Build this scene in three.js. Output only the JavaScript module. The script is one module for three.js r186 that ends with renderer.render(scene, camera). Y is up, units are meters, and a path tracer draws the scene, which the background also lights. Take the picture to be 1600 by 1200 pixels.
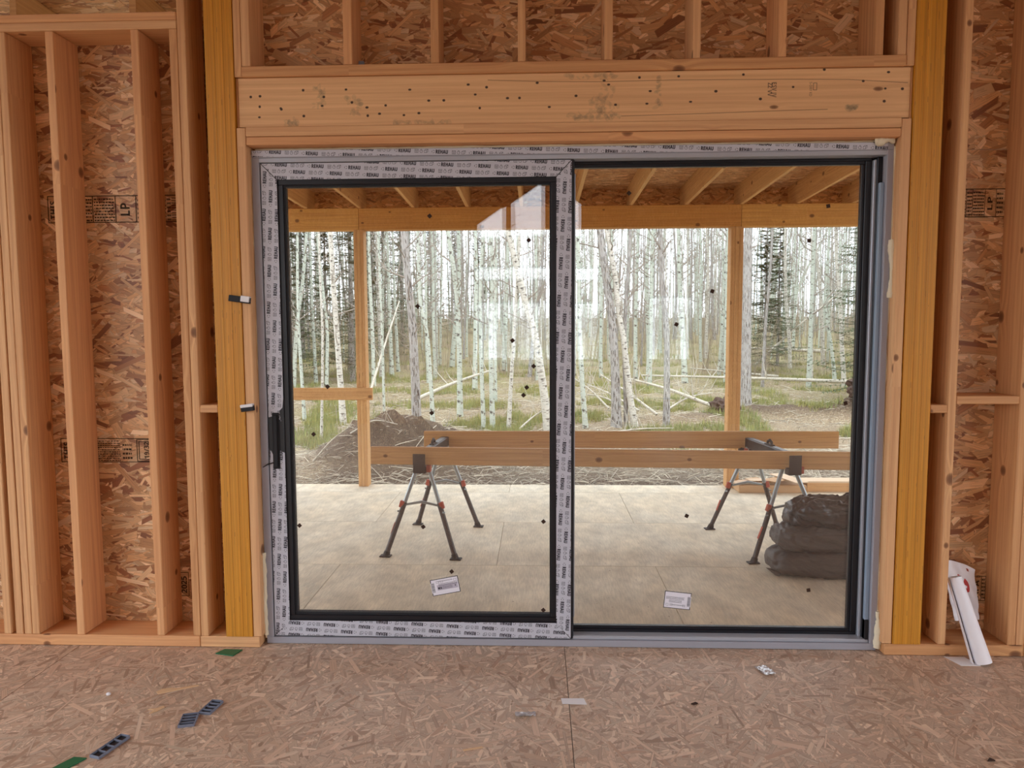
import * as THREE from 'three';
import { mergeGeometries } from 'three/addons/utils/BufferGeometryUtils.js';
import { RoundedBoxGeometry } from 'three/addons/geometries/RoundedBoxGeometry.js';
import { createNoise2D, createNoise3D } from 'simplex-noise';

// ------------------------------------------------------------------ camera, sky, exposure
const scene = new THREE.Scene();
const camera = new THREE.PerspectiveCamera(2 * Math.atan(600 / 1110) * 180 / Math.PI, 4 / 3, 0.05, 400);
camera.rotation.order = 'YXZ';
camera.position.set(-0.143, 1.589, 3.384);
camera.rotation.set(-4.54 * Math.PI / 180, 2.07 * Math.PI / 180, -0.25 * Math.PI / 180);
scene.add(camera);
const renderer = new THREE.WebGLRenderer({ antialias: true });
renderer.toneMapping = THREE.LinearToneMapping;
renderer.toneMappingExposure = 1.07;
renderer.shadowMap.enabled = true;

function rng(seed) { let s = seed | 0; return () => { s = (s + 0x6d2b79f5) | 0; let t = Math.imul(s ^ (s >>> 15), 1 | s); t = (t + Math.imul(t ^ (t >>> 7), 61 | t)) ^ t; return ((t ^ (t >>> 14)) >>> 0) / 4294967296; }; }
const n2 = createNoise2D(rng(11)), n3 = createNoise3D(rng(12));
const SKY = 3.7;
{
  // bright overcast: even white-blue cloud all round
  const W = 512, H = 256, data = new Float32Array(W * H * 4);
  for (let j = 0; j < H; j++) for (let i = 0; i < W; i++) {
    const up = ((j + 0.5) / H - 0.5) * Math.PI, a = (i / W) * Math.PI * 2, x = Math.cos(a) * Math.cos(up), y = Math.sin(up), z = Math.sin(a) * Math.cos(up);
    const c = 1 + 0.09 * n3(x * 2.2, y * 5, z * 2.2) + 0.05 * n3(x * 6, y * 12, z * 6), b = 0.03 * n3(x * 1.6 + 9, y * 3, z * 1.6);
    const o = (j * W + i) * 4;
    data[o] = SKY * c * (0.87 - b); data[o + 1] = SKY * c * 0.94; data[o + 2] = SKY * c * (1.01 + b); data[o + 3] = 1;
  }
  const t = new THREE.DataTexture(data, W, H, THREE.RGBAFormat, THREE.FloatType);
  t.mapping = THREE.EquirectangularReflectionMapping; t.magFilter = THREE.LinearFilter; t.minFilter = THREE.LinearFilter; t.needsUpdate = true;
  scene.background = t; scene.environment = t;
}

// ------------------------------------------------------------------ helpers
const used = {};
function numbered(n) { used[n] = (used[n] ?? -1) + 1; return used[n] ? n + '_' + String(used[n]).padStart(3, '0') : n; }
function tag(o, label, category, group, kind) { o.userData.label = label; o.userData.category = category; if (group) o.userData.group = group; if (kind) o.userData.kind = kind; return o; }
function thing(name, label, category, pos = [0, 0, 0], turn = 0, group, kind) {
  const o = new THREE.Group(); o.name = numbered(name); o.position.set(...pos); o.rotation.y = turn; scene.add(o); return tag(o, label, category, group, kind);
}
function part(name, geo, mat, parent) { const m = new THREE.Mesh(geo, mat); m.name = parent === scene ? numbered(name) : name; m.castShadow = m.receiveShadow = true; parent.add(m); return m; }
function flat(g) { const q = g.index ? g.toNonIndexed() : g; for (const k of Object.keys(q.attributes)) if (!['position', 'normal', 'uv'].includes(k)) q.deleteAttribute(k); return q; }
function merge(list) { return mergeGeometries(list.map(flat)); }
const V = (x, y, z) => new THREE.Vector3(x, y, z);
function canvas(w, h) { const c = document.createElement('canvas'); c.width = w; c.height = h; return c; }
function ctex(c, srgb = true, repeat = true) { const t = new THREE.CanvasTexture(c); if (srgb) t.colorSpace = THREE.SRGBColorSpace; if (repeat) t.wrapS = t.wrapT = THREE.RepeatWrapping; t.anisotropy = 8; return t; }
const rgb = (r, g, b, k = 1) => `rgb(${Math.max(0, Math.min(255, r * k)) | 0},${Math.max(0, Math.min(255, g * k)) | 0},${Math.max(0, Math.min(255, b * k)) | 0})`;

// box with chamfered edges, uv in units of (0.3 m across, 2.4 m along the grain axis)
function chamfer(sx, sy, sz, c = 0.0025, grain, rnd, su = 0.3, sv = 2.4) {
  const h = [sx / 2, sy / 2, sz / 2], P = [], N = [];
  c = Math.min(c, h[0] * 0.5, h[1] * 0.5, h[2] * 0.5);
  const tri = (a, b, d) => {
    const e1 = V(...b).sub(V(...a)), e2 = V(...d).sub(V(...a)), n = e1.cross(e2).normalize(), m = V(...a).add(V(...b)).add(V(...d));
    if (n.dot(m) < 0) { [b, d] = [d, b]; n.negate(); }
    for (const p of [a, b, d]) { P.push(...p); N.push(n.x, n.y, n.z); }
  };
  const quad = (a, b, d, e) => { tri(a, b, d); tri(a, d, e); };
  for (let a = 0; a < 3; a++) for (const s of [-1, 1]) {
    const b = (a + 1) % 3, d = (a + 2) % 3, q = (u, v) => { const p = [0, 0, 0]; p[a] = s * h[a]; p[b] = u * (h[b] - c); p[d] = v * (h[d] - c); return p; };
    quad(q(-1, -1), q(1, -1), q(1, 1), q(-1, 1));
  }
  if (c > 0) {
    for (let a = 0; a < 3; a++) { const b = (a + 1) % 3, d = (a + 2) % 3; for (const s of [-1, 1]) for (const t of [-1, 1]) {
      const q = (onB, w) => { const p = [0, 0, 0]; p[a] = w * (h[a] - c); p[b] = s * (h[b] - (onB ? 0 : c)); p[d] = t * (h[d] - (onB ? c : 0)); return p; };
      quad(q(1, -1), q(1, 1), q(0, 1), q(0, -1));
    } }
    for (const x of [-1, 1]) for (const y of [-1, 1]) for (const z of [-1, 1]) tri([x * h[0], y * (h[1] - c), z * (h[2] - c)], [x * (h[0] - c), y * h[1], z * (h[2] - c)], [x * (h[0] - c), y * (h[1] - c), z * h[2]]);
  }
  const size = [sx, sy, sz]; if (grain === undefined) grain = size.indexOf(Math.max(...size));
  const ou = rnd ? rnd() * 7 : 0, ov = rnd ? rnd() * 7 : 0, U = [];
  for (let i = 0; i < P.length; i += 3) {
    const n = [Math.abs(N[i]), Math.abs(N[i + 1]), Math.abs(N[i + 2])], k = n.indexOf(Math.max(...n)), p = [P[i], P[i + 1], P[i + 2]];
    let al = grain, ac = 3 - grain - k; if (k === grain) { al = (grain + 1) % 3; ac = (grain + 2) % 3; }
    U.push(p[ac] / su + ou + k * 0.37, p[al] / sv + ov);
  }
  const g = new THREE.BufferGeometry();
  g.setAttribute('position', new THREE.Float32BufferAttribute(P, 3)); g.setAttribute('normal', new THREE.Float32BufferAttribute(N, 3)); g.setAttribute('uv', new THREE.Float32BufferAttribute(U, 2));
  return g;
}
const lr = rng(77);
function board(name, parent, mat, x0, x1, y0, y1, z0, z1, c = 0.003, grain) {
  const m = part(name, chamfer(x1 - x0, y1 - y0, z1 - z0, c, grain, lr), Array.isArray(mat) ? mat[(lr() * mat.length) | 0] : mat, parent);
  m.position.set((x0 + x1) / 2, (y0 + y1) / 2, (z0 + z1) / 2); return m;
}
function panel(name, parent, mat, x0, x1, y0, y1, z0, z1, grain = 0, s = 2.44) {
  const m = part(name, chamfer(x1 - x0, y1 - y0, z1 - z0, 0.0012, grain, lr, s, s), mat, parent);
  m.position.set((x0 + x1) / 2, (y0 + y1) / 2, (z0 + z1) / 2); return m;
}
// swept tube: points (Vector3), radii
function tube(pts, radii, seg = 6, uvU = 1, uvV = 1, cap = true) {
  const P = [], N = [], U = [], I = [], n = pts.length; let len = 0, ref = V(1, 0, 0.01);
  for (let i = 0; i < n; i++) {
    const t = pts[Math.min(n - 1, i + 1)].clone().sub(pts[Math.max(0, i - 1)]).normalize(); if (i) len += pts[i].distanceTo(pts[i - 1]);
    if (Math.abs(ref.dot(t)) > 0.95) ref = Math.abs(t.y) > 0.8 ? V(1, 0, 0) : V(0, 1, 0);
    const a = ref.clone().addScaledVector(t, -ref.dot(t)).normalize(), b = t.clone().cross(a); ref = a;
    for (let j = 0; j <= seg; j++) { const w = j / seg * Math.PI * 2, d = a.clone().multiplyScalar(Math.cos(w)).addScaledVector(b, Math.sin(w)), p = pts[i].clone().addScaledVector(d, radii[i]); P.push(p.x, p.y, p.z); N.push(d.x, d.y, d.z); U.push(j / seg * uvU, len * uvV); }
  }
  for (let i = 0; i < n - 1; i++) for (let j = 0; j < seg; j++) { const a = i * (seg + 1) + j, b = a + seg + 1; I.push(a, a + 1, b, b, a + 1, b + 1); }
  if (cap) for (const e of [0, n - 1]) { const k = P.length / 3, p = pts[e]; P.push(p.x, p.y, p.z); const t = e ? pts[e].clone().sub(pts[e - 1]).normalize() : pts[0].clone().sub(pts[1]).normalize(); N.push(t.x, t.y, t.z); U.push(0, 0); for (let j = 0; j < seg; j++) { const a = e * (seg + 1) + j; e ? I.push(k, a, a + 1) : I.push(k, a + 1, a); } }
  const g = new THREE.BufferGeometry(); g.setAttribute('position', new THREE.Float32BufferAttribute(P, 3)); g.setAttribute('normal', new THREE.Float32BufferAttribute(N, 3)); g.setAttribute('uv', new THREE.Float32BufferAttribute(U, 2)); g.setIndex(I); return g;
}
function boxAt(x0, x1, y0, y1, z0, z1, c = 0.002) { const g = chamfer(x1 - x0, y1 - y0, z1 - z0, c); g.translate((x0 + x1) / 2, (y0 + y1) / 2, (z0 + z1) / 2); return g; }

// ------------------------------------------------------------------ textures and materials
function strandTextures(size, metres, seed, count, tones, dir, spread, lenR, widR, grainK) {
  const c = canvas(size, size), b = canvas(size, size), x = c.getContext('2d'), y = b.getContext('2d'), r = rng(seed), k = size / metres;
  x.fillStyle = rgb(...tones[0]); x.fillRect(0, 0, size, size); y.fillStyle = '#606060'; y.fillRect(0, 0, size, size);
  for (let i = 0; i < count; i++) {
    const L = (lenR[0] + (lenR[1] - lenR[0]) * r() * r()) * k, W = (widR[0] + (widR[1] - widR[0]) * r() * r()) * k, px = r() * size, py = r() * size, a = dir + (r() + r() + r() - 1.5) * spread;
    const t = tones[(r() * tones.length) | 0], v = 0.9 + 0.2 * r(), h = 70 + r() * 120 | 0, e = [r(), r(), r(), r()].map((q) => (q - 0.5) * W * 1.4);
    const streaks = Array.from({ length: 3 + (W / 5 | 0) }, () => [r() - 0.5, r() < 0.6 ? 1 - grainK * r() : 1 + grainK * 0.7 * r(), r() * 0.5, 0.4 + r() * 0.6]);
    for (const ox of [-size, 0, size]) for (const oy of [-size, 0, size]) {
      if (px + ox < -L || px + ox > size + L || py + oy < -L || py + oy > size + L) continue;
      for (const [g, f] of [[x, rgb(...t, v)], [y, rgb(h, h, h)]]) {
        g.save(); g.translate(px + ox, py + oy); g.rotate(a); g.fillStyle = f; g.beginPath();
        g.moveTo(-L / 2 + e[0], -W / 2); g.lineTo(L / 2 + e[1], -W / 2 * 0.8); g.lineTo(L / 2 + e[2], W / 2); g.lineTo(-L / 2 + e[3], W / 2 * 0.9); g.closePath(); g.fill();
        if (g === x && h > 120) { g.globalAlpha = 0.3; g.strokeStyle = rgb(...t, 0.55); g.lineWidth = 1.4; g.stroke(); g.globalAlpha = 1; }
        if (g === x) for (const [sy, sk, s0, s1] of streaks) { g.fillStyle = rgb(...t, v * sk); g.fillRect(-L / 2 + s0 * L * 0.6, sy * W * 0.9, L * s1 * 0.8, Math.max(1, W * 0.06)); }
        g.restore();
      }
    }
  }
  return [ctex(c), ctex(b, false)];
}
function grainCanvas(w, h, seed, base, amp, knots, lines) {
  // lumber: streaks along v; u tiles
  const c = canvas(w, h), x = c.getContext('2d'), im = x.createImageData(w, h), nz = createNoise3D(rng(seed)), r = rng(seed + 1);
  const K = Array.from({ length: knots }, () => [r(), r(), 0.010 + r() * 0.016]);
  for (let j = 0; j < h; j++) for (let i = 0; i < w; i++) {
    const u = i / w, v = j / h, a = u * Math.PI * 2; let dx = 0, kn = 0;
    for (const [ku, kv, kr] of K) { let du = (u - ku) * 0.3, dv = (v - kv) * 2.4; if (du > 0.15) du -= 0.3; if (du < -0.15) du += 0.3; const d = Math.hypot(du, dv * 0.75); if (d < kr * 6) { dx += Math.sign(du) * kr * 0.9 * Math.exp(-(d * d) / (kr * kr * 5)); } if (d < kr) kn = Math.max(kn, 1 - (d / kr) ** 3); }
    const cx = Math.cos(a + dx * 21), cz = Math.sin(a + dx * 21);
    const ring = Math.sin((u + dx * 3.3) * Math.PI * 2 * lines + 3.5 * nz(cx * 0.9, v * 1.5, cz * 0.9)), f1 = nz(cx * 16, v * 9, cz * 16), f2 = nz(cx * 2.2, v * 2.5, cz * 2.2), f3 = nz(cx * 40, v * 40, cz * 40);
    const k = 1 + amp * (0.45 * ring * ring * ring + 0.35 * f1 + 0.45 * f2 + 0.2 * f3), q = 1 - 0.42 * kn, o = (j * w + i) * 4;
    im.data[o] = Math.min(255, base[0] * (0.35 + 0.65 * k) * q); im.data[o + 1] = Math.min(255, base[1] * k * q * (1 - 0.12 * kn)); im.data[o + 2] = Math.min(255, base[2] * (k * 1.15 - 0.15) * q * (1 - 0.2 * kn)); im.data[o + 3] = 255;
  }
  x.putImageData(im, 0, 0); return c;
}
const M = {};
const std = (o) => new THREE.MeshStandardMaterial(o);
{
  const wall = strandTextures(2048, 2.44, 5, 11500, [[196, 146, 98], [204, 155, 107], [212, 165, 118], [188, 136, 89], [220, 177, 131], [201, 151, 103], [170, 115, 72], [228, 190, 148], [208, 160, 112], [148, 92, 56]], Math.PI / 2, 0.85, [0.05, 0.22], [0.008, 0.058], 0.17);
  M.osb = std({ map: wall[0], bumpMap: wall[1], bumpScale: 0.0022, roughness: 0.5 });
  const fl = strandTextures(2048, 2.44, 9, 12000, [[200, 172, 150], [205, 177, 154], [195, 166, 143], [210, 184, 161], [202, 174, 151], [190, 160, 137], [217, 193, 170], [204, 176, 153], [180, 148, 125]], 0.2, 1.9, [0.05, 0.24], [0.006, 0.036], 0.12);
  M.floorOsb = std({ map: fl[0], bumpMap: fl[1], bumpScale: 0.0006, roughness: 0.55 });
  const l1 = ctex(grainCanvas(384, 1536, 21, [212, 159, 110], 0.12, 5, 9)), l2 = ctex(grainCanvas(384, 1536, 35, [217, 166, 118], 0.10, 4, 6));
  M.lumber = [std({ map: l1, roughness: 0.72, color: 0xffffff }), std({ map: l2, roughness: 0.72, color: 0xffffff }), std({ map: l1, roughness: 0.7, color: 0xf3ece4 }), std({ map: l2, roughness: 0.74, color: 0xfff4ec })];
  M.outLumber = [std({ map: l1, roughness: 0.7, color: 0xf8fdf0 }), std({ map: l2, roughness: 0.7, color: 0xf6faea })];
  M.beam = [std({ map: l2, roughness: 0.6, color: 0xfcf4b8 }), std({ map: l1, roughness: 0.6, color: 0xf4e6ac })];
  // laminated veneer: yellow wax with fine ply lines along the grain
  const c = canvas(256, 1024), x = c.getContext('2d'), r = rng(3); x.fillStyle = 'rgb(200,132,28)'; x.fillRect(0, 0, 256, 1024);
  for (let i = 0; i < 900; i++) { const u = r() * 256, v = r() * 1024, k = 0.8 + 0.36 * r(); x.globalAlpha = 0.35; x.fillStyle = rgb(206, 140, 36, k); x.fillRect(u, v, 1 + r() * 3, 60 + r() * 400); x.fillRect(u, v - 1024, 1 + r() * 3, 60 + r() * 400); }
  for (let i = 0; i < 26; i++) { x.globalAlpha = 0.5; x.fillStyle = i % 3 ? 'rgb(160,100,22)' : 'rgb(226,168,70)'; x.fillRect((i * 9.85 + r() * 3) | 0, 0, 1 + r() * 2, 1024); }
  for (let i = 0; i < 60; i++) { x.globalAlpha = 0.5; x.fillStyle = 'rgb(110,66,20)'; x.fillRect(r() * 256, r() * 1024, 2, 3 + r() * 14); }
  M.lvl = std({ map: ctex(c), roughness: 0.5 });
  // deck plywood
  const pc = canvas(1024, 1024), px = pc.getContext('2d'), im = px.createImageData(1024, 1024), nz = createNoise3D(rng(44));
  for (let j = 0; j < 1024; j++) for (let i = 0; i < 1024; i++) {
    const u = i / 1024, v = j / 1024, a = u * 6.2832, b = v * 6.2832, s = Math.sin(a), q = Math.cos(a);
    const k = 1 + 0.05 * nz(q * 2, s * 2, v * 6.3 * 3) + 0.06 * nz(q * 0.7 + Math.cos(b), s * 0.7, Math.sin(b) * 1.4) + 0.05 * nz(q * 3, s * 3, v * 180) + 0.03 * nz(u * 150, v * 300, 4), g = nz(q * 0.6, s * 0.6 + Math.cos(b), Math.sin(b)), o = (j * 1024 + i) * 4;
    im.data[o] = Math.min(255, 208 * k); im.data[o + 1] = Math.min(255, 196 * k * (1 + 0.012 * g)); im.data[o + 2] = Math.min(255, 172 * k * (1 + 0.03 * g)); im.data[o + 3] = 255;
  }
  px.putImageData(im, 0, 0);
  px.fillStyle = 'rgb(90,74,58)'; const r2 = rng(8); for (let i = 0; i < 70; i++) { px.globalAlpha = 0.3 + 0.4 * r2(); px.fillRect(r2() * 1024, r2() * 1024, 1 + r2() * 6, 1 + r2() * 2); }
  M.ply = std({ map: ctex(pc), roughness: 0.75 });
}
M.black = std({ color: 0x14151c, roughness: 0.38 });
M.blackMatte = std({ color: 0x15151a, roughness: 0.7 });
M.greyFrame = std({ color: 0xa09fa8, roughness: 0.45 });
M.silver = std({ color: 0xb4b8c2, roughness: 0.3, metalness: 0.25 });
M.blueGrey = std({ color: 0x8fa0b4, roughness: 0.35 });
M.foam = std({ color: 0xe8dcc0, roughness: 0.9 });
M.pane = new THREE.MeshPhysicalMaterial({ color: 0xffffff, transmission: 1, thickness: 0, roughness: 0, ior: 1.5, metalness: 0 });
M.white = std({ color: 0xe9e7ea, roughness: 0.6 });
M.cork = std({ color: 0x3a2418, roughness: 0.9 });

// ------------------------------------------------------------------ room shell
const R0 = -4.0, R1 = 4.6, ZB = 8.0, roofY = (x) => 5.3 - 0.42 * Math.abs(x);
const T = 0.2;
function struct(name, label, category) { return thing(name, label, category, [0, 0, 0], 0, undefined, 'structure'); }

const floor = struct('floor', 'dusty strand board subfloor of the room', 'floor');
board('joist_deck', floor, M.blackMatte, R0, R1, -0.30, -0.022, -0.2, ZB, 0);
for (let i = 0; i < 7; i++) {
  const z0 = -0.19 + i * 1.22, z1 = Math.min(ZB, z0 + 1.218), off = i % 2 ? 1.22 : 0;
  for (let x = -4.89 - off; x < R1; x += 2.44) { const a = Math.max(R0, x), b = Math.min(R1, x + 2.437); if (b - a > 0.05) panel('floor_panel', floor, M.floorOsb, a, b, -0.02, 0, z0, z1); }
}
const wall = struct('wall_front', 'open stud wall of spruce studs and strand board around the patio door', 'wall');
const zs = -0.184, zo = -0.196;
// sheathing panels (outer skin)
for (const [a, b] of [[R0, -2.033], [-2.03, -1.535]]) for (const [c, d] of [[-0.02, 1.216], [1.216, 2.4215], [2.4215, 3.067]]) panel('sheathing_panel', wall, M.osb, a, b, c, d, zo, zs);
for (const [a, b] of [[1.535, 2.66], [2.663, R1]]) for (const [c, d] of [[-0.02, 1.216], [1.216, 2.430], [2.4325, 3.5]]) panel('sheathing_panel', wall, M.osb, a, b, c, d, zo, zs);
for (const [a, b] of [[-1.86, -0.21], [-0.207, 1.532]]) panel('sheathing_panel', wall, M.osb, a, b, 2.46, 3.67, zo, zs);
{
  const poly = (pts) => { const s = new THREE.Shape(pts.map((p) => new THREE.Vector2(...p))), g = new THREE.ExtrudeGeometry(s, { depth: 0.012, bevelEnabled: false }); const u = g.attributes.uv; for (let i = 0; i < u.count; i++) u.setXY(i, u.getX(i) / 2.44, u.getY(i) / 2.44); g.translate(0, 0, zo); return g; };
  part('sheathing_panel', poly([[-1.86, 3.67], [0, 3.67], [0, roofY(0)], [-1.86, roofY(1.86)]]), M.osb, wall);
  part('sheathing_panel', poly([[0.003, 3.67], [1.535, 3.67], [1.535, roofY(1.535)], [0.003, roofY(0)]]), M.osb, wall);
  part('sheathing_panel', poly([[1.538, 3.503], [R1, 3.503], [1.538, roofY(1.54)]]), M.osb, wall);
  part('sheathing_panel', poly([[R0, 3.36], [-1.863, 3.36], [-1.863, roofY(1.863)], [R0, roofY(4)]]), M.osb, wall);
}
const L = M.lumber, st = (x0, x1, y0, y1, n = 'stud', z0 = zs, z1 = 0) => board(n, wall, L, x0, x1, y0, y1, z0, z1);
// left bay
for (const [a, b] of [[-3.66, -3.622], [-3.25, -3.212], [-2.838, -2.8], [-2.777, -2.739], [-2.732, -2.694], [-2.692, -2.654], [-2.461, -2.421], [-2.05, -2.012], [-1.866, -1.828]]) st(a, b, 0.058, 2.99);
st(-1.826, -1.788, 0.058, roofY(1.8) - 0.02);
st(R0, -1.828, 2.991, 3.029, 'top_plate'); st(R0, -1.829, 3.030, 3.067, 'top_plate');
st(R0, -1.834, 0.002, 0.057, 'bottom_plate'); st(-1.831, -1.53, 0.002, 0.057, 'bottom_plate');
st(-1.787, -1.698, 1.182, 1.220, 'blocking');
for (let i = 0; i < 3; i++) board('veneer_post_ply', wall, M.lvl, -1.697 + i * 0.0447, -1.697 + i * 0.0447 + 0.0445, 0.058, roofY(1.7) - 0.02, zs, 0.004, 0.0015);
st(-1.561, -1.551, 2.535, 2.763, 'filler_stud', zs, -0.012);
st(-1.561, -1.526, 2.765, roofY(1.53) - 0.02, 'king_stud');
st(-1.561, -1.517, 0.058, 2.533, 'jack_stud');
// header
st(-1.525, 1.526, 2.763, 2.811, 'window_sill_plate', zs, 0.006);
st(-1.515, 1.517, 2.492, 2.536, 'header_plate', zs, 0.003); st(-1.515, 1.517, 2.452, 2.490, 'header_plate', zs, 0.0);
// header beam with nails, stains and stamps printed on its face
{
  const w = 2048, h = 160, c = canvas(w, h), x = c.getContext('2d'), g = grainCanvas(256, 1536, 61, [227, 178, 128], 0.09, 2, 2), r = rng(99);
  x.save(); x.translate(w, 0); x.rotate(Math.PI / 2); x.drawImage(g, 0, 0, 256, 1536, 0, 0, h, w); x.restore();
  const px = (X) => (X - 370) / 1055 * w, py = (Y) => (Y - 116) / 84 * h;
  x.fillStyle = 'rgb(52,34,24)';
  for (const [a, b] of [[390, 148], [405, 147], [404, 165], [438, 168], [439, 170], [403, 183], [475, 138], [544, 138], [508, 150], [505, 165], [475, 182], [553, 160], [577, 169], [578, 183], [607, 166], [597, 180], [636, 183], [660, 180], [646, 140], [676, 159], [700, 159], [739, 133], [768, 138], [750, 150], [757, 173], [801, 157], [820, 157], [848, 132], [867, 173], [909, 155], [953, 130], [960, 137], [1008, 126], [1069, 125], [1025, 149], [1020, 170], [971, 171], [1088, 168], [1127, 151], [1169, 124], [1196, 165], [1246, 146], [1245, 114], [1293, 118], [1353, 138], [1387, 151], [1391, 124], [1386, 172], [1413, 152]]) { x.globalAlpha = 0.9; x.beginPath(); x.ellipse(px(a), py(b), 3.5 + r() * 1.5, 3 + r() * 1.5, 0, 0, 7); x.fill(); }
  x.globalAlpha = 0.08; x.fillStyle = 'rgb(70,58,52)';
  for (const [a, b, q, s] of [[555, 165, 16, 20], [500, 150, 12, 26], [958, 160, 22, 30], [945, 172, 16, 18], [915, 190, 26, 5], [960, 190, 24, 6], [930, 122, 50, 5], [1038, 150, 4, 34], [455, 194, 14, 8], [1336, 182, 10, 4], [665, 196, 60, 2]]) for (let i = 0; i < 26; i++) { x.beginPath(); x.ellipse(px(a + (r() - 0.5) * q * 1.6), py(b + (r() - 0.5) * s * 1.5), 2 + r() * 12, 2 + r() * 7, r() * 3, 0, 7); x.fill(); }
  x.globalAlpha = 0.75; x.strokeStyle = 'rgb(96,58,34)'; x.lineWidth = 1.5;
  for (const l of [[[770, 126], [860, 130], [950, 132], [1060, 131], [1240, 133], [1330, 135], [1421, 142]], [[980, 190], [1100, 188], [1230, 185], [1300, 184]]]) { x.beginPath(); l.forEach(([a, b], i) => (i ? x.lineTo(px(a), py(b)) : x.moveTo(px(a), py(b)))); x.stroke(); }
  x.fillStyle = 'rgb(60,44,34)'; x.globalAlpha = 0.7; x.font = 'bold 17px sans-serif';
  for (const [a, b, t] of [[1207, 138, 'ZZ VV'], [1214, 137, 'ESV JV']]) { x.save(); x.translate(px(a), py(b)); x.rotate(Math.PI / 2); x.fillText(t, 0, 0); x.restore(); }
  x.strokeStyle = 'rgb(60,44,34)'; x.strokeRect(px(1277), py(140), 10, 22); x.save(); x.translate(px(1271), py(138)); x.rotate(Math.PI / 2); x.font = '11px sans-serif'; x.fillText('S-DRY KD', 0, 0); x.restore();
  const gg = chamfer(3.104, 0.225, 0.17, 0.002, 0), uv = gg.attributes.uv, ps = gg.attributes.position, nn = gg.attributes.normal;
  for (let i = 0; i < uv.count; i++) uv.setXY(i, ps.getX(i) / 3.104 + 0.5, nn.getZ(i) > 0.5 ? ps.getY(i) / 0.225 + 0.5 : 0.45 + ps.getZ(i) * 0.3);
  const m = part('header_beam', gg, std({ map: ctex(c), roughness: 0.7 }), wall); m.position.set(0.003, 2.6495, -0.095);
}
// upper studs
for (const [a, b] of [[-1.524, -1.484], [-1.043, -1.002], [-0.635, -0.597], [-0.232, -0.196], [0.166, 0.204], [0.566, 0.604], [0.953, 0.991], [1.386, 1.424], [1.488, 1.526]]) st(a, b, 2.812, roofY(Math.max(Math.abs(a), Math.abs(b))) - 0.03);
part('metal_clip', boxAt(-0.998, -0.972, 2.815, 2.865, -0.12, -0.1), M.blueGrey, wall);
// right bay
st(1.529, 1.566, 2.765, roofY(1.566) - 0.02, 'king_stud'); st(1.557, 1.5655, 2.535, 2.763, 'filler_stud', zs, -0.012); st(1.519, 1.5625, 0.058, 2.533, 'jack_stud');
for (let i = 0; i < 3; i++) board('veneer_post_ply', wall, M.lvl, 1.567 + i * 0.0437, 1.567 + i * 0.0437 + 0.0435, 0.058, roofY(1.7) - 0.02, zs, 0.004, 0.0015);
st(1.780, 1.818, 0.058, roofY(1.82) - 0.02); for (const [a, b] of [[2.108, 2.146], [2.148, 2.186], [2.55, 2.588], [2.96, 2.998], [3.36, 3.4], [3.77, 3.81], [4.18, 4.22]]) st(a, b, 0.058, roofY(b) - 0.02);
st(1.699, 1.779, 1.180, 1.219, 'blocking'); st(1.819, 2.107, 1.222, 1.260, 'blocking');
st(1.53, 2.186, 0.002, 0.057, 'bottom_plate'); st(2.189, R1, 0.002, 0.057, 'bottom_plate');

// ink stamps printed on the strand board
function stampTex(w, h, draw) {
  const c = canvas(w, h), x = c.getContext('2d'); x.fillStyle = '#000'; x.fillRect(0, 0, w, h); x.fillStyle = x.strokeStyle = '#d8d8d8'; draw(x, w, h);
  return new THREE.MeshStandardMaterial({ color: 0x1c140f, roughness: 0.9, alphaMap: ctex(c, false, false), transparent: true });
}
function lines(x, x0, y0, w, h, n, seed) { const r = rng(seed); for (let i = 0; i < n; i++) { const q = y0 + (i + 0.5) * h / n; let a = x0; while (a < x0 + w - 4) { const l = 3 + r() * 12; x.fillRect(a, q, Math.min(l, x0 + w - a), Math.max(1.5, h / n * 0.45)); a += l + 3; } } }
function vtext(x, t, px, py, font, up = -1) { x.save(); x.translate(px, py); x.rotate(up * Math.PI / 2); x.font = font; x.fillText(t, 0, 0); x.restore(); }
const gradeStamp = stampTex(512, 128, (x, w, h) => {
  x.lineWidth = 4; x.strokeRect(3, 3, w - 6, h - 6); for (const a of [60, 150, 200, 300, 390]) { x.beginPath(); x.moveTo(a, 3); x.lineTo(a, h - 3); x.stroke(); }
  vtext(x, 'THIS', 40, 110, 'bold 40px sans-serif'); vtext(x, 'SIDE', 56, 110, 'bold 14px sans-serif'); lines(x, 66, 8, 80, 112, 9, 1); lines(x, 156, 8, 40, 112, 7, 2); lines(x, 206, 8, 90, 112, 8, 3); vtext(x, 'LP', 362, 100, 'bold 58px sans-serif'); lines(x, 396, 10, 50, 100, 5, 4); vtext(x, 'CSA', 492, 110, 'bold 40px sans-serif');
});
const textStamp = stampTex(512, 128, (x, w, h) => { x.lineWidth = 4; x.strokeRect(3, 3, w - 6, h - 6); vtext(x, 'THIS', 46, 112, 'bold 42px sans-serif'); lines(x, 70, 8, 80, 112, 6, 11); lines(x, 170, 8, 120, 112, 10, 12); lines(x, 300, 20, 50, 90, 4, 13); x.strokeRect(370, 8, 90, 112); vtext(x, '19/32', 428, 108, 'bold 34px sans-serif'); x.strokeRect(380, 18, 70, 92); });
const yearStamp = stampTex(64, 160, (x, w, h) => { x.lineWidth = 4; x.strokeRect(3, 3, w - 6, h - 6); vtext(x, '2025', 48, 140, 'bold 52px sans-serif'); });
const apaStamp = stampTex(128, 160, (x, w, h) => { x.lineWidth = 4; x.strokeRect(3, 3, w - 6, h - 6); vtext(x, 'APA', 74, 140, 'bold 58px sans-serif'); x.beginPath(); x.moveTo(92, 3); x.lineTo(92, h); x.stroke(); lines(x, 96, 8, 26, 140, 6, 20); });
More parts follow.
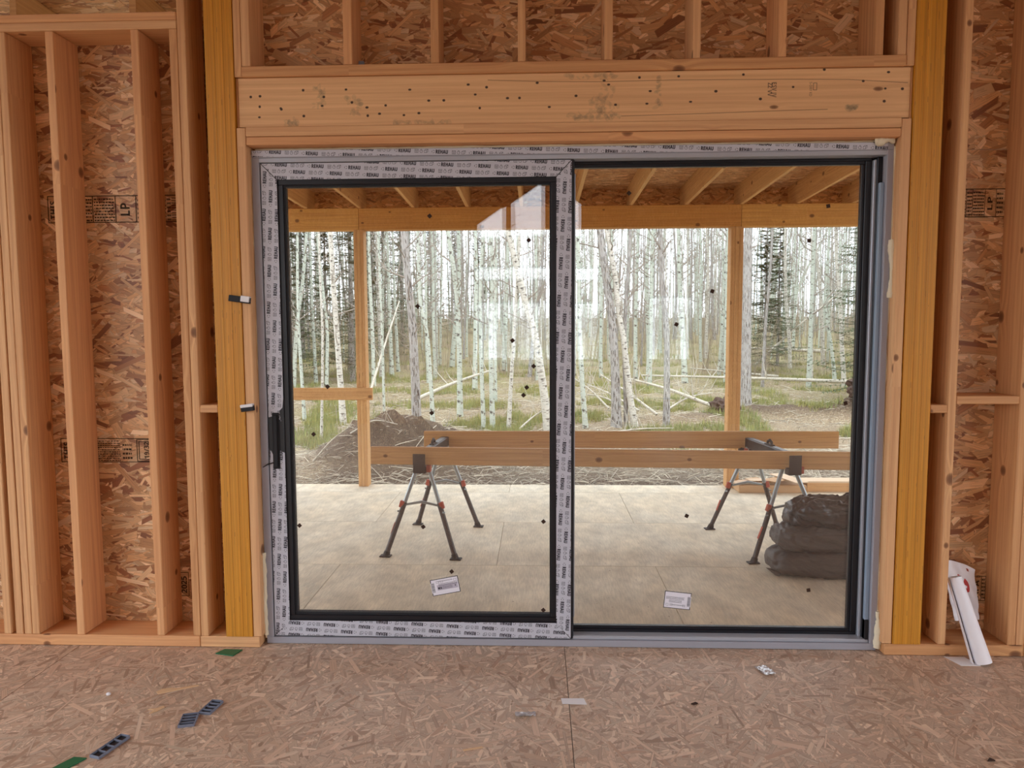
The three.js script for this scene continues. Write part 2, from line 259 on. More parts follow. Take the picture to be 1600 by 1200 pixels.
function stamp(mat, x0, x1, y0, y1) { const g = new THREE.PlaneGeometry(x1 - x0, y1 - y0), m = part('ink_stamp', g, mat, wall); m.position.set((x0 + x1) / 2, (y0 + y1) / 2, zs + 0.0008); m.castShadow = false; }
stamp(gradeStamp, -2.62, -2.02, 2.125, 2.262); stamp(textStamp, -2.02, -1.9, 2.125, 2.262);
stamp(textStamp, -2.62, -2.06, 0.900, 1.028); stamp(yearStamp, -2.02, -1.97, 0.19, 0.32); stamp(gradeStamp, 1.84, 2.14, 2.11, 2.248); stamp(apaStamp, 2.03, 2.11, 0.205, 0.335);

// rear, left and right walls with their window openings, and the ceiling
{
  const wl = struct('wall_left', 'strand board side wall with wide window openings', 'wall');
  const holes = [[0.75, 4.0], [4.15, 7.6]];
  const side = (g, x0, x1, top, lo, hi, holes) => {
    panel('sheathing_panel', g, M.osb, x0, x1, 0, lo, -0.19, ZB + T, 2); panel('sheathing_panel', g, M.osb, x0, x1, hi, top, -0.19, ZB + T, 2);
    let z = -0.19; for (const [a, b] of holes) { panel('sheathing_panel', g, M.osb, x0, x1, lo, hi, z, a, 2); z = b; } panel('sheathing_panel', g, M.osb, x0, x1, lo, hi, z, ZB + T, 2);
  };
  side(wl, R0 - T, R0, 3.62, 0.06, 3.5, holes);
  side(struct('wall_right', 'strand board side wall with a tall window opening', 'wall'), R1, R1 + T, 3.37, 0.1, 3.22, [[1.0, 3.6], [3.75, 6.0]]);
  const wb = struct('wall_back', 'strand board gable wall with windows behind the camera', 'wall');
  const s = new THREE.Shape([[R0 - T, 0], [R1 + T, 0], [R1 + T, roofY(R1 + T)], [0, roofY(0)], [R0 - T, roofY(R0 - T)]].map((p) => new THREE.Vector2(...p)));
  const wins = [[[-1.18, 0.95], [0.9, 0.95], [0.9, 2.0], [-1.18, 2.0]], [[-1.18, 2.33], [0.9, 2.33], [0.9, 2.57], [-1.18, 2.57]], [[-1.15, 3.0], [-0.68, 3.0], [-0.68, 3.56], [-1.15, 3.28]], [[-0.6, 3.03], [-0.05, 3.03], [-0.05, 3.94], [-0.6, 3.61]], [[0.05, 3.03], [0.6, 3.03], [0.6, 3.61], [0.05, 3.94]], [[1.7, 0.4], [2.39, 0.4], [2.39, 2.09], [1.7, 2.09]]];
  for (const w of wins) s.holes.push(new THREE.Path([...w].reverse().map((p) => new THREE.Vector2(...p))));
  const g = new THREE.ExtrudeGeometry(s, { depth: T, bevelEnabled: false }), u = g.attributes.uv; for (let i = 0; i < u.count; i++) u.setXY(i, u.getX(i) / 2.44, u.getY(i) / 2.44); g.translate(0, 0, ZB);
  part('sheathing', g, M.osb, wb);
  wins.forEach((w, k) => {
    const win = struct('window_' + (k + 1), 'pane set in the gable wall behind the camera', 'window');
    const fr = new THREE.Shape(w.map((p) => new THREE.Vector2(...p))), cx = w.reduce((a, p) => a + p[0], 0) / 4, cy = w.reduce((a, p) => a + p[1], 0) / 4;
    const inn = w.map(([a, b]) => [a + Math.sign(cx - a) * 0.03, b + Math.sign(cy - b) * 0.03]); fr.holes.push(new THREE.Path([...inn].reverse().map((p) => new THREE.Vector2(...p))));
    const fg = new THREE.ExtrudeGeometry(fr, { depth: 0.06, bevelEnabled: false }); fg.translate(0, 0, ZB + 0.05); part('window_frame', fg, M.black, win);
    const gl = new THREE.ExtrudeGeometry(new THREE.Shape(inn.map((p) => new THREE.Vector2(...p))), { depth: 0.004, bevelEnabled: false }); gl.translate(0, 0, ZB + 0.08); part('glass', gl, M.pane, win);
  });
  const ce = struct('ceiling', 'vaulted strand board roof deck over the room', 'ceiling');
  const half = (sgn, xe) => { const s2 = new THREE.Shape([[0, roofY(0)], [xe, roofY(xe)], [xe, roofY(xe) + 0.15], [0, roofY(0) + 0.15]].map((p) => new THREE.Vector2(...p))), g2 = new THREE.ExtrudeGeometry(s2, { depth: ZB + T + 0.6, bevelEnabled: false }), q = g2.attributes.uv; for (let i = 0; i < q.count; i++) q.setXY(i, q.getX(i) / 2.44, q.getY(i) / 2.44); g2.translate(0, 0, -0.4); part('roof_panel', g2, M.osb, ce); };
  half(-1, R0 - T - 0.3); half(1, R1 + T + 0.3);
}

// ------------------------------------------------------------------ sliding patio door
const door = struct('door_1', 'large grey and black sliding patio door wrapped in printed protective film', 'door');
const FX = 1.513, zf = -0.05;
const filmTex = (() => {
  const c = canvas(712, 248), x = c.getContext('2d'); x.fillStyle = 'rgb(196,196,206)'; x.fillRect(0, 0, 712, 248);
  const row = (ox, y) => { for (const o of [ox - 712, ox, ox + 712]) {
    x.strokeStyle = x.fillStyle = 'rgb(34,32,44)'; x.lineWidth = 7; for (let i = 0; i < 3; i++) { x.beginPath(); x.arc(o + 34, y - 30, 25, i * 2.094 + 0.3, i * 2.094 + 1.75); x.stroke(); }
    x.save(); x.translate(o + 78, y); x.scale(0.80, 1); x.font = 'bold 92px sans-serif'; x.lineWidth = 6; x.fillText('REHAU', 0, 0); x.strokeText('REHAU', 0, 0); x.restore();
    x.strokeStyle = 'rgb(58,56,68)'; x.lineWidth = 6; const a = o + 395; x.strokeRect(a, y - 62, 64, 60); x.beginPath(); x.moveTo(a, y - 42); x.lineTo(a + 64, y - 42); x.moveTo(a + 22, y - 42); x.lineTo(a + 22, y - 2); x.moveTo(a + 42, y - 42); x.lineTo(a + 42, y - 2); x.stroke();
    x.beginPath(); x.arc(a + 122, y - 28, 27, 0, 7); x.moveTo(a + 108, y - 66); x.lineTo(a + 136, y - 66); x.moveTo(a + 122, y - 28); x.lineTo(a + 134, y - 44); x.stroke(); x.strokeRect(a + 182, y - 46, 44, 40); x.beginPath(); x.moveTo(a + 182, y - 46); x.lineTo(a + 208, y - 68); x.lineTo(a + 252, y - 68); x.lineTo(a + 226, y - 46); x.moveTo(a + 252, y - 68); x.lineTo(a + 252, y - 30); x.lineTo(a + 226, y - 8); x.stroke();
  } };
  row(0, 104); row(356, 228); return ctex(c);
})();
M.film = std({ map: filmTex, roughness: 0.42 });
// a strip of film: outline in x,y, lettering running along angle a
function film(name, pts, a, z, parent, off = 0, tilt = -0.05) {
  const s = new THREE.Shape(pts.map((p) => new THREE.Vector2(...p))), g = new THREE.ExtrudeGeometry(s, { depth: 0.0012, bevelEnabled: false }), ps = g.attributes.position, u = g.attributes.uv, t = a + tilt;
  for (let i = 0; i < ps.count; i++) { const X = ps.getX(i), Y = ps.getY(i); u.setXY(i, (X * Math.cos(t) + Y * Math.sin(t)) / 0.178 + off, (-X * Math.sin(t) + Y * Math.cos(t)) / 0.062 + off * 0.6); }
  g.translate(0, 0, z); return part(name, g, M.film, parent);
}
{
  // outer frame
  const head = part('frame_head', merge([boxAt(-FX, FX, 2.404, 2.44, -0.17, zf), boxAt(-FX + 0.03, FX - 0.03, 2.36, 2.404, -0.17, -0.16)]), M.greyFrame, door);
  film('protective_film', [[-FX + 0.004, 2.409], [FX - 0.03, 2.407], [FX - 0.03, 2.438], [-FX + 0.004, 2.438]], 0, zf, head, 0.3);
  part('head_track', boxAt(-FX + 0.03, FX - 0.028, 2.383, 2.404, -0.115, zf - 0.002), M.silver, door);
  part('frame_jamb', boxAt(-FX, -FX + 0.036, 0.035, 2.404, -0.17, zf), M.greyFrame, door);
  part('frame_jamb', boxAt(FX - 0.030, FX, 0.035, 2.404, -0.17, zf), M.greyFrame, door);
  part('jamb_track', boxAt(FX - 0.050, FX - 0.031, 0.04, 2.26, -0.165, -0.068), M.blueGrey, door);
  part('jamb_gap_seal', boxAt(FX - 0.055, FX - 0.031, 0.04, 2.382, -0.165, -0.088), M.black, door);
  part('jamb_track', boxAt(FX - 0.066, FX - 0.0505, 0.04, 2.372, -0.165, -0.1), M.silver, door);
  part('track_stop', boxAt(FX - 0.05, FX - 0.032, 0.04, 0.15, -0.1, -0.062), M.black, door);
  part('frame_sill', boxAt(-FX, FX, 0.002, 0.035, -0.17, zf), M.greyFrame, door);
  part('sill_track', boxAt(0.03, FX - 0.032, 0.0355, 0.052, -0.118, zf - 0.012), M.silver, door);
  // fixed pane, deeper in the frame
  const fx = new THREE.Group(); fx.name = 'fixed_light'; door.add(fx);
  const bead = (x0, x1, y0, y1, w, z0, z1, m) => merge([boxAt(x0, x1, y1 - w, y1, z0, z1), boxAt(x0, x1, y0, y0 + w, z0, z1), boxAt(x0, x0 + w, y0 + w, y1 - w, z0, z1), boxAt(x1 - w, x1, y0 + w, y1 - w, z0, z1)]);
  part('glazing_bead', bead(-0.02, FX - 0.067, 0.036, 2.40, 0.03, -0.165, -0.118), M.black, fx);
  part('glazing_bead', bead(0.008, FX - 0.095, 0.064, 2.372, 0.017, -0.15, -0.126), M.black, fx);
  part('glass_pane', boxAt(0.02, FX - 0.105, 0.075, 2.36, -0.134, -0.130, 0), M.pane, fx);
  { const p2 = part('glass_pane', boxAt(-(FX - 0.125) / 2, (FX - 0.125) / 2, -1.1425, 1.1425, -0.002, 0.002, 0), M.pane, fx); p2.position.set((FX - 0.085) / 2, 1.2175, -0.150); p2.rotation.y = 0.0025; }
  // sliding sash
  const sash = new THREE.Group(); sash.name = 'sliding_sash'; door.add(sash);
  const x0 = -1.474, x1 = 0.030, y0 = 0.0395, y1 = 2.381, zs0 = -0.112, zs1 = -0.058;
  part('sash_frame', merge([boxAt(x0, x1, y1 - 0.078, y1, zs0, zs1), boxAt(x0, x1, y0, y0 + 0.082, zs0, zs1), boxAt(x0, x0 + 0.078, y0 + 0.082, y1 - 0.078, zs0, zs1), boxAt(-0.052, x1, y0 + 0.082, y1 - 0.078, zs0, zs1)]), M.black, sash);
  const b0 = x0 + 0.076, b1 = -0.050, c0 = y0 + 0.080, c1 = y1 - 0.076;
  part('glazing_bead', bead(b0, b1, c0, c1, 0.026, -0.108, -0.066), M.black, sash); part('glazing_bead', bead(b0 + 0.02, b1 - 0.016, c0 + 0.02, c1 - 0.018, 0.018, -0.106, -0.074), M.blackMatte, sash);
  part('glass_pane', boxAt(b0 + 0.03, b1 - 0.022, c0 + 0.03, c1 - 0.026, -0.084, -0.080, 0), M.pane, sash);
  { const w = (b1 - b0 - 0.052) / 2, h = (c1 - c0 - 0.056) / 2, p2 = part('glass_pane', boxAt(-w, w, -h, h, -0.002, 0.002, 0), M.pane, sash); p2.position.set((b0 + b1 + 0.008) / 2, (c0 + c1 + 0.004) / 2, -0.100); p2.rotation.set(0.0015, -0.004, 0); }
  // film round the sash, mitred with a gap
  const e = 0.002, w = 0.076, xa = x0 + e, xb = x1 - 0.010, ya = y0 + e, yb = y1 - e, gp = 0.0025;
  film('protective_film', [[xa + gp, yb], [xb - gp, yb], [xb - w + 0.004 - gp, yb - w], [xa + w + gp, yb - w]], 0, zs1, sash, 0.15);
  film('protective_film', [[xa + gp, ya], [xa + w + gp, ya + w + 0.002], [xb - w + 0.004 - gp, ya + w + 0.002], [xb - gp, ya]], Math.PI, zs1, sash, 0.55);
  film('protective_film', [[xb, yb - gp], [xb, ya + gp], [xb - w + 0.004, ya + w - gp + 0.002], [xb - w + 0.004, yb - w - gp]], -Math.PI / 2, zs1, sash, 0.4);
  const X = (t) => xa + t * w;
  film('protective_film', [[xa, yb - gp], [X(1), yb - w - gp], [X(1), 1.245], [X(0.93), 1.20], [X(0.72), 1.185], [X(0.78), 1.155], [X(0.82), 1.132], [X(0.6), 1.150], [X(0.3), 1.158], [xa, 1.152]], Math.PI / 2, zs1, sash, 0.7);
  film('protective_film', [[xa, ya + gp], [X(1), ya + w - gp], [X(1), 0.975], [X(0.72), 0.985], [X(0.6), 0.968], [X(0.66), 0.93], [X(0.62), 0.90], [X(0.4), 0.9], [X(0.36), 0.94], [X(0.22), 0.965], [X(0.1), 0.985], [xa, 0.99]], Math.PI / 2, zs1, sash, 0.25);
  const handle = part('handle', merge([boxAt(xa + 0.018, xa + 0.052, 0.895, 1.175, zs1, zs1 + 0.006), boxAt(xa + 0.026, xa + 0.044, 0.905, 1.165, zs1 + 0.006, zs1 + 0.016, 0.004)]), M.blackMatte, sash);
  { const t = part('lock_pull', tube([V(xa + 0.03, 0.93, zs1 + 0.012), V(xa - 0.005, 0.92, zs1 + 0.016), V(xa - 0.03, 0.905, zs1 + 0.016)], [0.003, 0.003, 0.002], 6), M.blackMatte, handle); }
  part('interlock_edge', boxAt(x1 - 0.004, x1 + 0.004, y0 + 0.002, y1 - 0.002, zs0, zs1 - 0.004), M.black, sash);
  part('interlock_strip', boxAt(x1 + 0.004, x1 + 0.010, y0 + 0.1, y1 - 0.06, zs0, zs1 - 0.03), M.silver, sash);
  // stickers on the glass
  const sticker = (cx, cy, w, h, ang, z, parent, flip, seed) => {
    const c = canvas(480, 340), x = c.getContext('2d'), r = rng(seed); x.fillStyle = 'rgb(232,228,236)'; x.fillRect(0, 0, 480, 340); x.strokeStyle = 'rgb(30,30,34)'; x.lineWidth = 12; x.strokeRect(6, 6, 468, 328);
    if (flip) { x.fillStyle = 'rgb(186,178,192)'; x.fillRect(100, 130, 350, 110); }
    x.fillStyle = 'rgb(232,228,236)'; x.fillRect(flip ? 0 : 420, 70, 60, 210); x.fillStyle = 'rgb(60,58,66)'; for (let i = 0; i < 26; i++) x.fillRect(flip ? 6 : 418, 78 + i * 7.6, 54, 2 + r() * 4);
    x.fillStyle = 'rgb(86,82,92)'; lines(x, flip ? 130 : 30, 95, 330, 60, 3, seed); lines(x, flip ? 130 : 90, 160, 230, 60, 3, seed + 1); lines(x, 120, flip ? 40 : 250, 260, 26, 2, seed + 2);
    for (const a of [[40, 252], [110, 246], [340, 250]]) { x.strokeStyle = 'rgb(110,108,116)'; x.lineWidth = 4; x.strokeRect(a[0] + (flip ? 60 : 0), flip ? 48 : a[1], 44, 40); }
    if (flip) { x.fillStyle = 'rgb(50,46,56)'; x.fillRect(112, 176, 34, 40); x.fillRect(156, 180, 18, 34); x.fillRect(404, 168, 14, 32); }
    const g = boxAt(-w / 2, w / 2, -h / 2, h / 2, -0.0004, 0.0004, 0), u = g.attributes.uv, ps = g.attributes.position; for (let i = 0; i < u.count; i++) u.setXY(i, ps.getX(i) / w + 0.5, ps.getY(i) / h + 0.5);
    const m = part('glass_sticker', g, std({ map: ctex(c), roughness: 0.6 }), parent); m.position.set(cx, cy, z); m.rotation.z = ang;
  };
  sticker(-0.608, 0.297, 0.143, 0.084, 0.19, -0.0785, sash, true, 5); sticker(0.560, 0.214, 0.134, 0.087, -0.10, -0.1285, fx, false, 9);
  for (const [px, py] of [[-1.18, 1.302], [-1.256, 1.065], [-0.665, 1.171], [-0.727, 1.694], [-0.185, 2.007], [-0.265, 1.526], [-0.162, 1.401], [-0.196, 1.297], [-0.212, 1.259], [-1.34, 0.602], [-0.715, 0.599], [-0.575, 0.371], [-0.115, 0.629], [-0.116, 0.177], [-0.662, 2.127]]) { const m = part('cork_pad', boxAt(-0.009, 0.009, -0.009, 0.009, -0.0015, 0.0015), M.cork, sash); m.position.set(px, py, -0.0784); m.rotation.z = 0.7; }
  for (const [px, py] of [[0.536, 1.601], [0.707, 1.761], [0.3, 2.234], [1.25, 2.163], [1.21, 0.273], [0.6, 0.648], [1.164, 2.0], [1.362, 1.213]]) { const m = part('cork_pad', boxAt(-0.009, 0.009, -0.009, 0.009, -0.0015, 0.0015), M.cork, fx); m.position.set(px, py, -0.1284); m.rotation.z = 0.5 + px; }
}
// spray foam squeezed out round the frame
{
  const foam = struct('trim_1', 'cream spray foam squeezed out around the patio door frame', 'spray foam');
  const bead = (pts, r0, amp, seed) => {
    const r = rng(seed), q = [], R = [], cv = new THREE.CatmullRomCurve3(pts), n = Math.max(20, Math.round(cv.getLength() / 0.012)); let k = r() * 9;
    for (let i = 0; i <= n; i++) { const p = cv.getPoint(i / n), a = Math.max(0, n2(i * 0.05 + k, seed)) * amp + 0.5 * amp * (0.5 + 0.5 * n2(i * 0.23, seed + 3)); q.push(p.add(V((r() - 0.5) * 0.003, (r() - 0.5) * 0.002, (r() - 0.5) * 0.003))); R.push(r0 + a); }
    return part('foam_bead', tube(q, R, 8), M.foam, foam);
  };
  bead([V(-1.515, 0.03, -0.06), V(-1.516, 1.0, -0.062), V(-1.515, 2.42, -0.06)], 0.0045, 0.005, 1);
  bead([V(-1.514, 0.05, -0.048), V(-1.517, 0.2, -0.046), V(-1.514, 0.33, -0.047), V(-1.517, 0.47, -0.05)], 0.009, 0.012, 2);
  bead([V(1.517, 0.02, -0.06), V(1.517, 1.0, -0.064), V(1.517, 2.42, -0.06)], 0.005, 0.006, 3);
  bead([V(1.518, 1.72, -0.047), V(1.519, 1.85, -0.045), V(1.517, 1.99, -0.05)], 0.006, 0.012, 6); bead([V(1.516, 0.02, -0.046), V(1.517, 0.1, -0.044), V(1.515, 0.2, -0.046)], 0.008, 0.012, 8);
  bead([V(-1.5, 2.446, -0.075), V(0, 2.446, -0.07), V(1.5, 2.446, -0.075)], 0.007, 0.006, 4);
  bead([V(1.43, 2.447, -0.05), V(1.452, 2.442, -0.044), V(1.475, 2.446, -0.042), V(1.508, 2.444, -0.045)], 0.008, 0.016, 5);
}
// packing shims poking out beside the frame
function shim(label, x0, x1, y, z, tilt, mats) {
  const o = thing('packing_shim', label, 'shim', [x1, y, z], 0), l = x1 - x0; o.rotation.z = tilt;
  part('plate', boxAt(-l, 0, -0.018, 0.012, -0.012, 0.012), mats[0], o); part('end_plate', boxAt(-l * mats[2], 0.0, mats[3], 0.0165, -0.010, 0.0145), mats[1], o);
}
shim('black shim with a white tip sticking out of the upper left door jamb', -1.615, -1.514, 1.725, 0.0175, -0.14, [M.blackMatte, M.white, 0.42, -0.012]);
shim('short white shim with a dark underside poking out above the door handle', -1.575, -1.514, 1.213, 0.0175, 0.12, [M.blackMatte, M.white, 1, 0.002]);

// ------------------------------------------------------------------ porch
const DY = -0.245;
const deck = struct('porch_deck', 'plywood porch deck outside the door', 'deck');
board('deck_joists', deck, M.beam[1], -7.3, 7.3, DY - 0.24, DY - 0.02, -4.78, -0.205, 0);
for (let i = 0; i < 4; i++) { const z1 = -0.21 - (i * 1.22 + 0.55), z0 = z1 - 1.216; for (let k = -3; k < 4; k++) { const xa = -1.68 + k * 2.44 + (i % 2 ? 1.22 : 0) - (i === 2 ? 0 : 0); panel('deck_panel', deck, M.ply, Math.max(-7.3, xa), Math.min(7.3, xa + 2.4365), DY - 0.018, DY, Math.max(-4.81, z0), z1); } }
for (let k = -3; k < 4; k++) panel('deck_panel', deck, M.ply, -1.68 + k * 2.44, -1.68 + k * 2.44 + 2.4365, DY - 0.018, DY, -0.758, -0.21);
const porch = struct('porch_roof', 'porch roof of rafters under strand board on a heavy beam', 'roof');
const slope = 0.028, rb = (z) => 2.94 + (z + 4.69) * slope;   // underside of the rafters
for (const [a, b, m] of [[-7.2, -2.162, 0], [-2.158, 2.116, 1], [2.12, 7.2, 0]]) board('porch_beam', porch, M.beam[m], a, b, 2.697, 2.938, -4.83, -4.69, 0.003);
for (let i = -11; i <= 11; i++) {
  const x = 0.29 + i * 0.61; if (Math.abs(x) > 7.1) continue;
  const g = chamfer(0.038, 0.235, 5.0, 0.003, 2, lr), m = part('rafter', g, M.outLumber[i & 1], porch); m.position.set(x, rb(-2.71) + 0.118, -2.71); m.rotation.x = -Math.atan(slope);
}
for (let k = 0; k < 5; k++) for (let i = 0; i < 6; i++) {
  const z1 = -0.2 - k * 1.0, x0 = -7.2 + i * 2.44, m = part('roof_sheathing_panel', chamfer(2.437, 0.012, 0.998, 0.001, 0, lr, 2.44, 2.44), M.osb, porch); m.position.set(x0 + 1.22, rb(z1 - 0.5) + 0.243, z1 - 0.5); m.rotation.x = -Math.atan(slope);
}
panel('rim_board', porch, M.osb, -7.2, 7.2, 2.94, 3.19, -4.98, -4.965);
for (const [label, xs, z0, z1] of [['left wooden porch post with the rail board nailed across it', [-2.224, -2.186, -2.148, -2.11], -4.83, -4.69], ['built up wooden porch post on the right, before the thick grey trunk', [2.008, 2.054, 2.10, 2.146], -4.83, -4.69]]) {
  const p = thing('porch_post', label, 'post', [(xs[0] + xs[3]) / 2, DY, -4.76]);
  for (let i = 0; i < 3; i++) { const m = part('post_ply', chamfer(xs[i + 1] - xs[i] - 0.001, 2.697 - DY, 0.14, 0.003, 1, lr), M.outLumber[i & 1], p); m.position.set((xs[i] + xs[i + 1]) / 2 - (xs[0] + xs[3]) / 2, (2.697 - DY) / 2, 0); }
}
tag(board('rail_board', scene, M.outLumber[0], -4.6, -2.035, 0.768, 0.908, -4.689, -4.651), 'horizontal rail board nailed across the left porch post', 'rail board');

// sawhorses with two planks
M.horseGrey = std({ color: 0x9aa3a6, roughness: 0.35, metalness: 0.5 }); M.horseDark = std({ color: 0x3a3030, roughness: 0.5 }); M.orange = std({ color: 0xb04a34, roughness: 0.5 }); M.horseBlack = std({ color: 0x2c2c30, roughness: 0.4, metalness: 0.3 });
function sawhorse(label, x, z, turn, spread) {
  const o = thing('sawhorse', label, 'sawhorse', [x, DY, z], turn, 'folding metal sawhorses'), top = 0.845, h = 0.40;
  const bar = part('crossbar', merge([boxAt(-0.035, 0.035, top - 0.085, top, -h, h, 0.004), boxAt(-0.025, 0.025, top, top + 0.004, -h + 0.02, h - 0.02)]), M.horseBlack, o);
  part('handle_hook', merge([tube([V(0, top, 0.06), V(0, top + 0.03, 0.055), V(0, top + 0.045, 0.02), V(0, top + 0.03, -0.015), V(0, top, -0.02)], [0.011, 0.011, 0.011, 0.011, 0.011], 8), boxAt(-0.02, 0.02, top, top + 0.012, -0.04, 0.08)]), M.blackMatte, bar);
  for (const s of [-1, 1]) {
    const br = part('plank_bracket', merge([boxAt(-0.05, 0.05, 0.685, 0.735, s * (h + 0.002) - 0.002, s * h + s * 0.075 + (s < 0 ? 0.004 : 0)).translate(0, 0, 0), boxAt(-0.05, 0.05, 0.685, 0.84, s * (h + 0.072) - 0.003, s * (h + 0.072) + 0.003)]), M.horseDark, o);
    part('bracket_lever', boxAt(0.05, 0.085, 0.69, 0.745, s * (h + 0.02) - 0.012, s * (h + 0.02) + 0.03, 0.004), M.orange, br);
    part('end_lever', boxAt(-0.06, -0.036, 0.70, 0.76, s * (h - 0.06) - 0.02, s * (h - 0.06) + 0.02, 0.004), M.orange, bar);
    for (const q of [-1, 1]) {
      const a = V(q * 0.03, top - 0.08, s * (h - 0.05)), f = V(q * spread, 0.012, s * (h + 0.07)), at = (t) => a.clone().lerp(f, t);
      const leg = part('leg', tube([at(0), at(0.5)], [0.0165, 0.0165], 10), M.horseGrey, o);
      part('lower_leg', tube([at(0.44), at(0.985)], [0.021, 0.021], 6), M.horseDark, leg);
      part('leg_clamp', boxAt(-0.018, 0.018, -0.028, 0.028, -0.014, 0.014, 0.004).rotateZ(q * 0.3).translate(at(0.46).x + q * 0.018, at(0.46).y, at(0.46).z + 0.006), M.orange, leg);
      part('clamp_bolt', tube([at(0.53).add(V(q * 0.012, 0, 0.018)), at(0.53).add(V(q * 0.03, 0, 0.024))], [0.008, 0.008], 8), M.horseGrey, leg);
      if (q < 0) part('leg_mark', boxAt(-0.0225, -0.017, -0.05, 0.05, -0.012, 0.012).rotateZ(-0.36).translate(at(0.72).x, at(0.72).y, at(0.72).z), M.orange, leg);
      part('foot', merge([boxAt(-0.045, 0.045, 0, 0.010, -0.03, 0.03, 0.004).translate(f.x + q * 0.004, 0, f.z), tube([at(0.96), V(f.x, 0.006, f.z)], [0.025, 0.03], 8)]), M.blackMatte, leg);
    }
    const am = 0.47, y = top - 0.08 + (0.012 - top + 0.08) * am, zz = s * ((h - 0.05) + 0.12 * am), hx = 0.03 + (spread - 0.03) * am;
    part('leg_brace', tube([V(-hx, y, zz), V(0, y + 0.03, zz), V(hx, y, zz)], [0.009, 0.012, 0.009], 6), M.horseGrey, o);
  }
  return o;
}
sawhorse('folding metal sawhorse standing clear on the left of the deck', -1.03, -2.61, -0.11, 0.285);
sawhorse('folding metal sawhorse on the right beside the black bags', 1.79, -2.58, 0.12, 0.315);
tag(board('plank', scene, M.outLumber[1], -1.473, 3.4, 0.494, 0.634, -2.203, -2.165, 0.003, 0), 'nearer of the two planks laid on edge across the sawhorses', 'plank');
tag(board('plank', scene, M.outLumber[0], -1.182, 2.551, 0.496, 0.649, -3.05, -3.012, 0.003, 0), 'farther shorter plank laid on edge across the sawhorses', 'plank');
scene.children.at(-2).rotation.z = -0.010; scene.children.at(-2).position.y -= 0.01;

// stacked black bags
M.bag = new THREE.MeshPhysicalMaterial({ color: 0x24242a, roughness: 0.34, clearcoat: 0.3, clearcoatRoughness: 0.3 }); M.bagDull = std({ color: 0x4a4745, roughness: 0.5 });
function bag(label, x, y, z, w, h, d, seed, mat, wr) {
  const g = new THREE.SphereGeometry(1, 110, 60), p = g.attributes.position, sp = (a, e) => Math.sign(a) * Math.abs(a) ** e;
  for (let i = 0; i < p.count; i++) {
    const a = p.getX(i), b = p.getY(i), c = p.getZ(i); let X = sp(a, 0.55), Y = sp(b, 0.62), Z = sp(c, 0.55);
    const x3 = X * w / 2, y3 = Y * h / 2, z3 = Z * d / 2, f = n3(x3 * 3 + seed, y3 * 4, z3 * 3), rg = (q) => 1 - Math.abs(q), q = 0.5 * f + 0.8 * rg(n3(x3 * 7 + seed + f, y3 * 9, z3 * 7)) + 0.4 * rg(n3(x3 * 17, y3 * 20 + seed, z3 * 17 + f)) - 0.75, e = q * wr, nl = Math.hypot(a / w, b / h, c / d);
    p.setXYZ(i, x3 + e * a / w / nl, Math.max(-h / 2, y3 + e * b / h / nl), z3 + e * c / d / nl);
  }
  g.computeVertexNormals(); const o = thing('plastic_bag', label, 'bag', [x, y, z], 0, 'stacked black bags'); const m = part('bag_body', g, mat, o); m.position.y = h / 2;
  return o;
}
const bg = bag('lowest dusty grey black bag of the stack on the porch deck', 2.14, DY, -1.86, 1.14, 0.21, 0.36, 1.3, M.bagDull, 0.022);
part('tied_corner', (() => { const g = new THREE.ConeGeometry(0.03, 0.11, 9, 3); g.rotateZ(1.15); g.translate(-0.55, 0.035, 0.05); return g; })(), M.bagDull, bg);
bag('middle black bag of the stack, dusty and creased', 2.17, DY + 0.185, -1.86, 1.14, 0.20, 0.36, 4.1, M.bagDull, 0.03);
bag('topmost shiny black bag of the stack, crumpled', 2.22, DY + 0.345, -1.88, 1.02, 0.22, 0.32, 8.7, M.bag, 0.05);
// flattened cardboard and offcuts at the deck edge
M.card = std({ color: 0xc09a72, roughness: 0.85 }); M.paleBoard = std({ color: 0xd9bfa0, roughness: 0.8 }); M.wrap = std({ color: 0xb8bcc0, roughness: 0.4 });
{
  const o = thing('cardboard_box', 'flat tan cardboard box lying at the far right deck edge', 'box', [2.42, DY, -4.58]); part('carton', boxAt(-0.34, 0.4, 0, 0.085, -0.16, 0.14, 0.006), M.card, o); part('lid_flap', boxAt(-0.3, 0.36, 0.086, 0.09, -0.1, 0.12).rotateX(0.06), M.paleBoard, o);
  const s = rng(6); for (let i = 0; i < 5; i++) { const m = part('cardboard_scrap', boxAt(-0.14 - s() * 0.1, 0.14 + s() * 0.1, -0.003, 0.003, -0.08, 0.08), i % 2 ? M.card : M.paleBoard, scene); m.position.set(2.22 + i * 0.11, DY + 0.104 + i * 0.010, -4.56); m.rotation.set((s() - 0.5) * 0.1, s() * 2, (s() - 0.5) * 0.1); tag(m, ['crumpled tan scrap of cardboard at the bottom of the flat box heap', 'pale scrap of cardboard second from the bottom on the flat box', 'tan cardboard scrap in the middle of the heap on the flat box', 'pale cardboard scrap second from the top on the flat box', 'topmost tan cardboard scrap on the flat box'][i], 'cardboard', 'cardboard scraps'); }
  tag(part('wide_board', boxAt(-0.55, 0.55, 0, 0.02, -0.1, 0.1).translate(3.3, DY + 0.1, -4.6), M.paleBoard, scene), 'wide pale board lying right of the cardboard, behind the bags', 'board');
  tag(part('wide_board', boxAt(-0.6, 0.5, 0, 0.1, -0.09, 0.09).translate(3.45, DY, -4.6), M.outLumber[0], scene), 'thick tan offcut under the pale board at the right deck edge', 'board');
}

